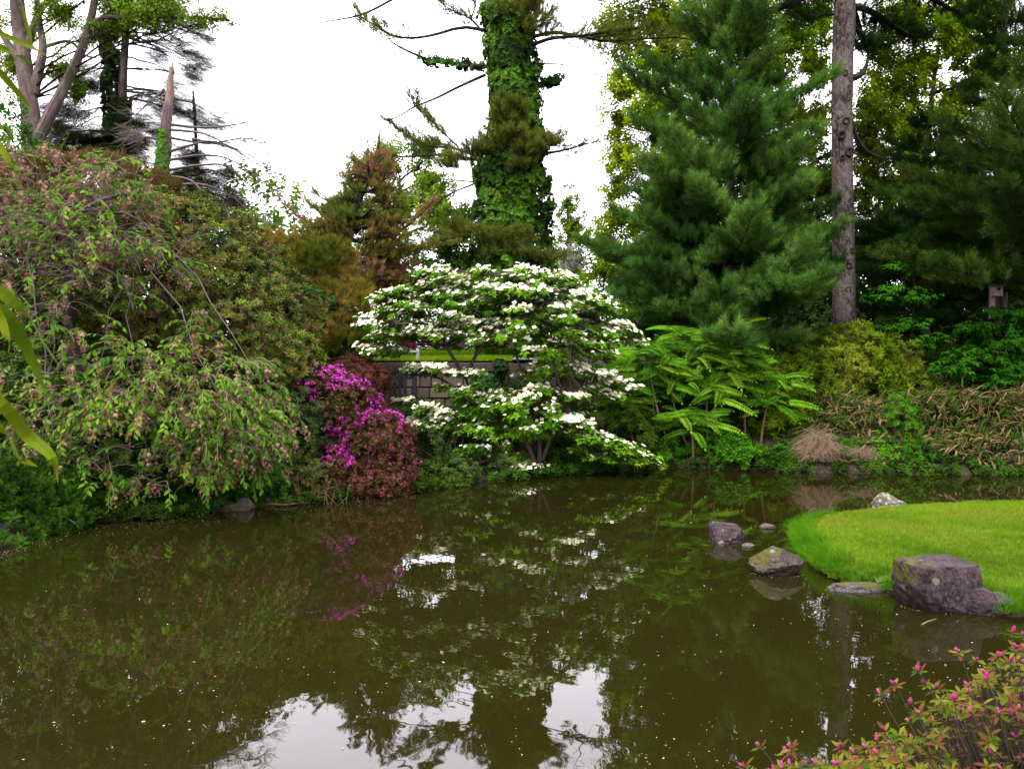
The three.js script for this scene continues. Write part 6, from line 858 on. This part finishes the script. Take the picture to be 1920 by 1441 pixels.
// ------------------------------------------------------------------ near plants at the camera's bank
{
  reseed(250); const c0 = at(1860, 1720, 2.75), base = V(c0.x, groundH(c0.x, c0.z), c0.z), t = thing('budding_azalea', 'near azalea bush with narrow yellow-green leaves and pink buds, at the water edge in front', 'shrub', base);
  const edge = [[1390, 1440], [1480, 1425], [1560, 1425], [1650, 1402], [1690, 1345], [1740, 1315], [1800, 1285], [1850, 1245], [1920, 1200], [2000, 1180]], yb = (x) => { for (let i = 0; i < edge.length - 1; i++) if (x <= edge[i + 1][0]) return lerp(edge[i][1], edge[i + 1][1], clamp((x - edge[i][0]) / (edge[i + 1][0] - edge[i][0]), 0, 1)); return 1180; };
  const tips = [[1395, 1436], [1425, 1398], [1475, 1410], [1482, 1402], [1530, 1430], [1575, 1400], [1602, 1412], [1650, 1300], [1678, 1283], [1722, 1258], [1738, 1282], [1757, 1290], [1800, 1222], [1830, 1236], [1872, 1232], [1896, 1240], [1898, 1185], [1920, 1190], [1908, 1215], [1710, 1318], [1850, 1262], [1812, 1300], [1660, 1370], [1645, 1388], [1625, 1402]].map(([x, y]) => [x, y, rr(2.5, 2.8), 1]);
  for (let k = 0; k < 980; k++) { const x = rr(1400, 2050), y = yb(x) + 8 + Math.pow(rnd(), 1.3) * 330; tips.push([x, y, rr(2.35, 3.15), 0]); }
  const LC = [A(70, 94, 22), A(96, 116, 30), A(130, 132, 50), A(104, 82, 36), A(122, 70, 48)], BC = [A(206, 40, 140), A(226, 70, 160), A(214, 100, 130)], leaves = [], buds = [], st = new Geo();
  const hub = (x, y) => at(lerp(x, 2010, 0.4) + rr(0, 40), y + 190 + rr(0, 80), 2.75 + rr(-0.15, 0.15));
  for (const [x, y, d, lead] of tips) {
    const p = at(x, y, d), h = hub(x, y), dir = p.clone().sub(h).normalize().add(V(rr(-0.3, 0.3), rr(0.2, 0.6), rr(-0.3, 0.3))).normalize(), m = p.clone().addScaledVector(dir, -0.12).lerp(h, 0.12);
    st.tube(spline([h, m, p], 7), (u) => 0.0029 * (1 - 0.55 * u), 5, { cap: false, lump: 0.3, lf: 20 }); if (!lead && rnd() < 0.05) st.tube(spline([h, h.clone().lerp(base, 0.5).add(V(rr(-0.1, 0.1), 0, rr(-0.1, 0.1))), base], 6), 0.007, 5, { cap: false, lump: 0.3, lf: 12 });
    const n = 5 + Math.floor(rnd() * 4), tone = palette(LC, p.clone().multiplyScalar(6), 1);
    for (let k = 0; k < n; k++) { const a = k * 2.4 + rr(-0.4, 0.4), q = orient(dir).normalize(), rad = V(Math.cos(a), rr(0.15, 0.9), Math.sin(a)).applyQuaternion(q); leaves.push({ p: p.clone().addScaledVector(dir, -rr(0, 0.012)), q: frame(rad, dir), s: rr(0.022, 0.042), c: jit(mixc(tone, pick(LC), 0.35), 0.2), k: Math.floor(rnd() * 5), back: lead ? -2 : 0 }); }
    if (rnd() < 0.36 || lead) for (let k = 0; k < 1 + Math.floor(rnd() * 2.2); k++) buds.push({ p: p.clone(), q: orient(dir.clone().add(rdir().multiplyScalar(0.5))), s: rr(0.015, 0.026), c: jit(pick(BC), 0.2), k: Math.floor(rnd() * 3), back: lead ? -2 : 0 });
  }
  addMesh('branches', st.build(true), M.twig, t);
  singles('leaf', leafOne({ W: 0.3, pw: 1.15, curl: 0.3, fold: 0.35 }), leafMats(LC), leaves, t, 300, 'foliage');
  const bud = new THREE.LatheGeometry([[0.001, 0], [0.13, 0.08], [0.2, 0.3], [0.24, 0.6], [0.2, 0.85], [0.1, 1.0], [0.001, 1.08]].map(([x, y]) => new THREE.Vector2(x, y)), 9), bp = bud.attributes.position, bc = []; for (let i = 0; i < bp.count; i++) { const y = bp.getY(i), a = Math.atan2(bp.getZ(i), bp.getX(i)); const k = 1 + 0.14 * Math.cos(a * 5 + y * 3); bp.setX(i, bp.getX(i) * k); bp.setZ(i, bp.getZ(i) * k); bc.push(...(y < 0.2 ? [0.5, 0.9, 0.3] : [1, 1, 1])); } bud.setAttribute('color', new THREE.Float32BufferAttribute(bc, 3)); bud.computeVertexNormals();
  singles('bud', bud, leafMats(BC, M.petal), buds, t, 300, 'buds');
}
{ // bamboo reaching in from the side
  reseed(260); const d = 0.95, base = V(-1.15, groundH(-1.15, -0.95), -0.95), t = thing('bamboo_plant', 'near bamboo with long drooping yellow-green blades and dry orange tips, above the water', 'bamboo', base);
  const g0 = new Geo(); for (const [x, z, h] of [[-1.15, -0.95, 2.9], [-1.05, -1.05, 2.5], [-0.98, -0.9, 2.1]]) g0.tube(spline([V(x, base.y, z), V(x + 0.05, 1.2, z), V(x + 0.22, h, z + 0.03)], 12), (k) => 0.009 * (1 - 0.6 * k), 7); addMesh('cane', g0.build(true), S({ color: new THREE.Color(0.12, 0.14, 0.04), roughness: 0.5, name: 'cane' }), t);
  const mats = [0, 1, 2].map(() => M.leaf);
  const bl = [[[-30, -120], [20, -40], [42, 20], [60, 84], [64, 92]], [[-60, 30], [0, 62], [45, 82], [88, 104]], [[-60, 60], [0, 88], [34, 103], [60, 122]], [[-40, 90], [0, 136], [34, 175], [63, 210]], [[-60, 200], [-10, 260], [20, 310], [42, 352]], [[-40, 225], [5, 240], [22, 262]], [[-70, 530], [-5, 545], [45, 585], [80, 640], [108, 682]], [[-40, 560], [10, 592], [50, 655], [88, 742]], [[-20, 560], [2, 600], [14, 640], [16, 662]], [[-50, 720], [5, 760], [50, 815], [98, 858], [108, 905]], [[-30, 770], [10, 815], [40, 860], [70, 874]], [[-60, 640], [-20, 690], [8, 760]], [[55, 20], [66, 60], [68, 95]]];
  const wd = [21, 14, 18, 17, 16, 14, 30, 34, 24, 32, 22, 20, 9];
  bl.forEach((p, i) => {
    const g = new Geo(), c = spline(p.map(([x, y], k) => at(x, y, d + rr(-0.03, 0.03) + 0.02 * k)), 16), tint = mixc(A(80, 112, 14), A(128, 142, 32), rnd());
    g.strap(c, (u) => Math.max(0.0006, 0.84 * wd[i] * mpp(d) * Math.pow(Math.sin(Math.PI * clamp(Math.pow(u, 0.75) * 0.97 + 0.03, 0.02, 0.995)), 0.75)), V(rr(-0.5, 0.1), 0.35, 1), { fold: 0.25, colAt: (u) => (u > 0.86 && i % 3 === 0 ? mixc(tint, [0.16, 0.085, 0.03], sstep(0.86, 0.95, u)) : tint) });
    addMesh('blade', g.build(), M.leaf, t);
  });
}
console.log('instances', INST);
renderer.render(scene, camera);
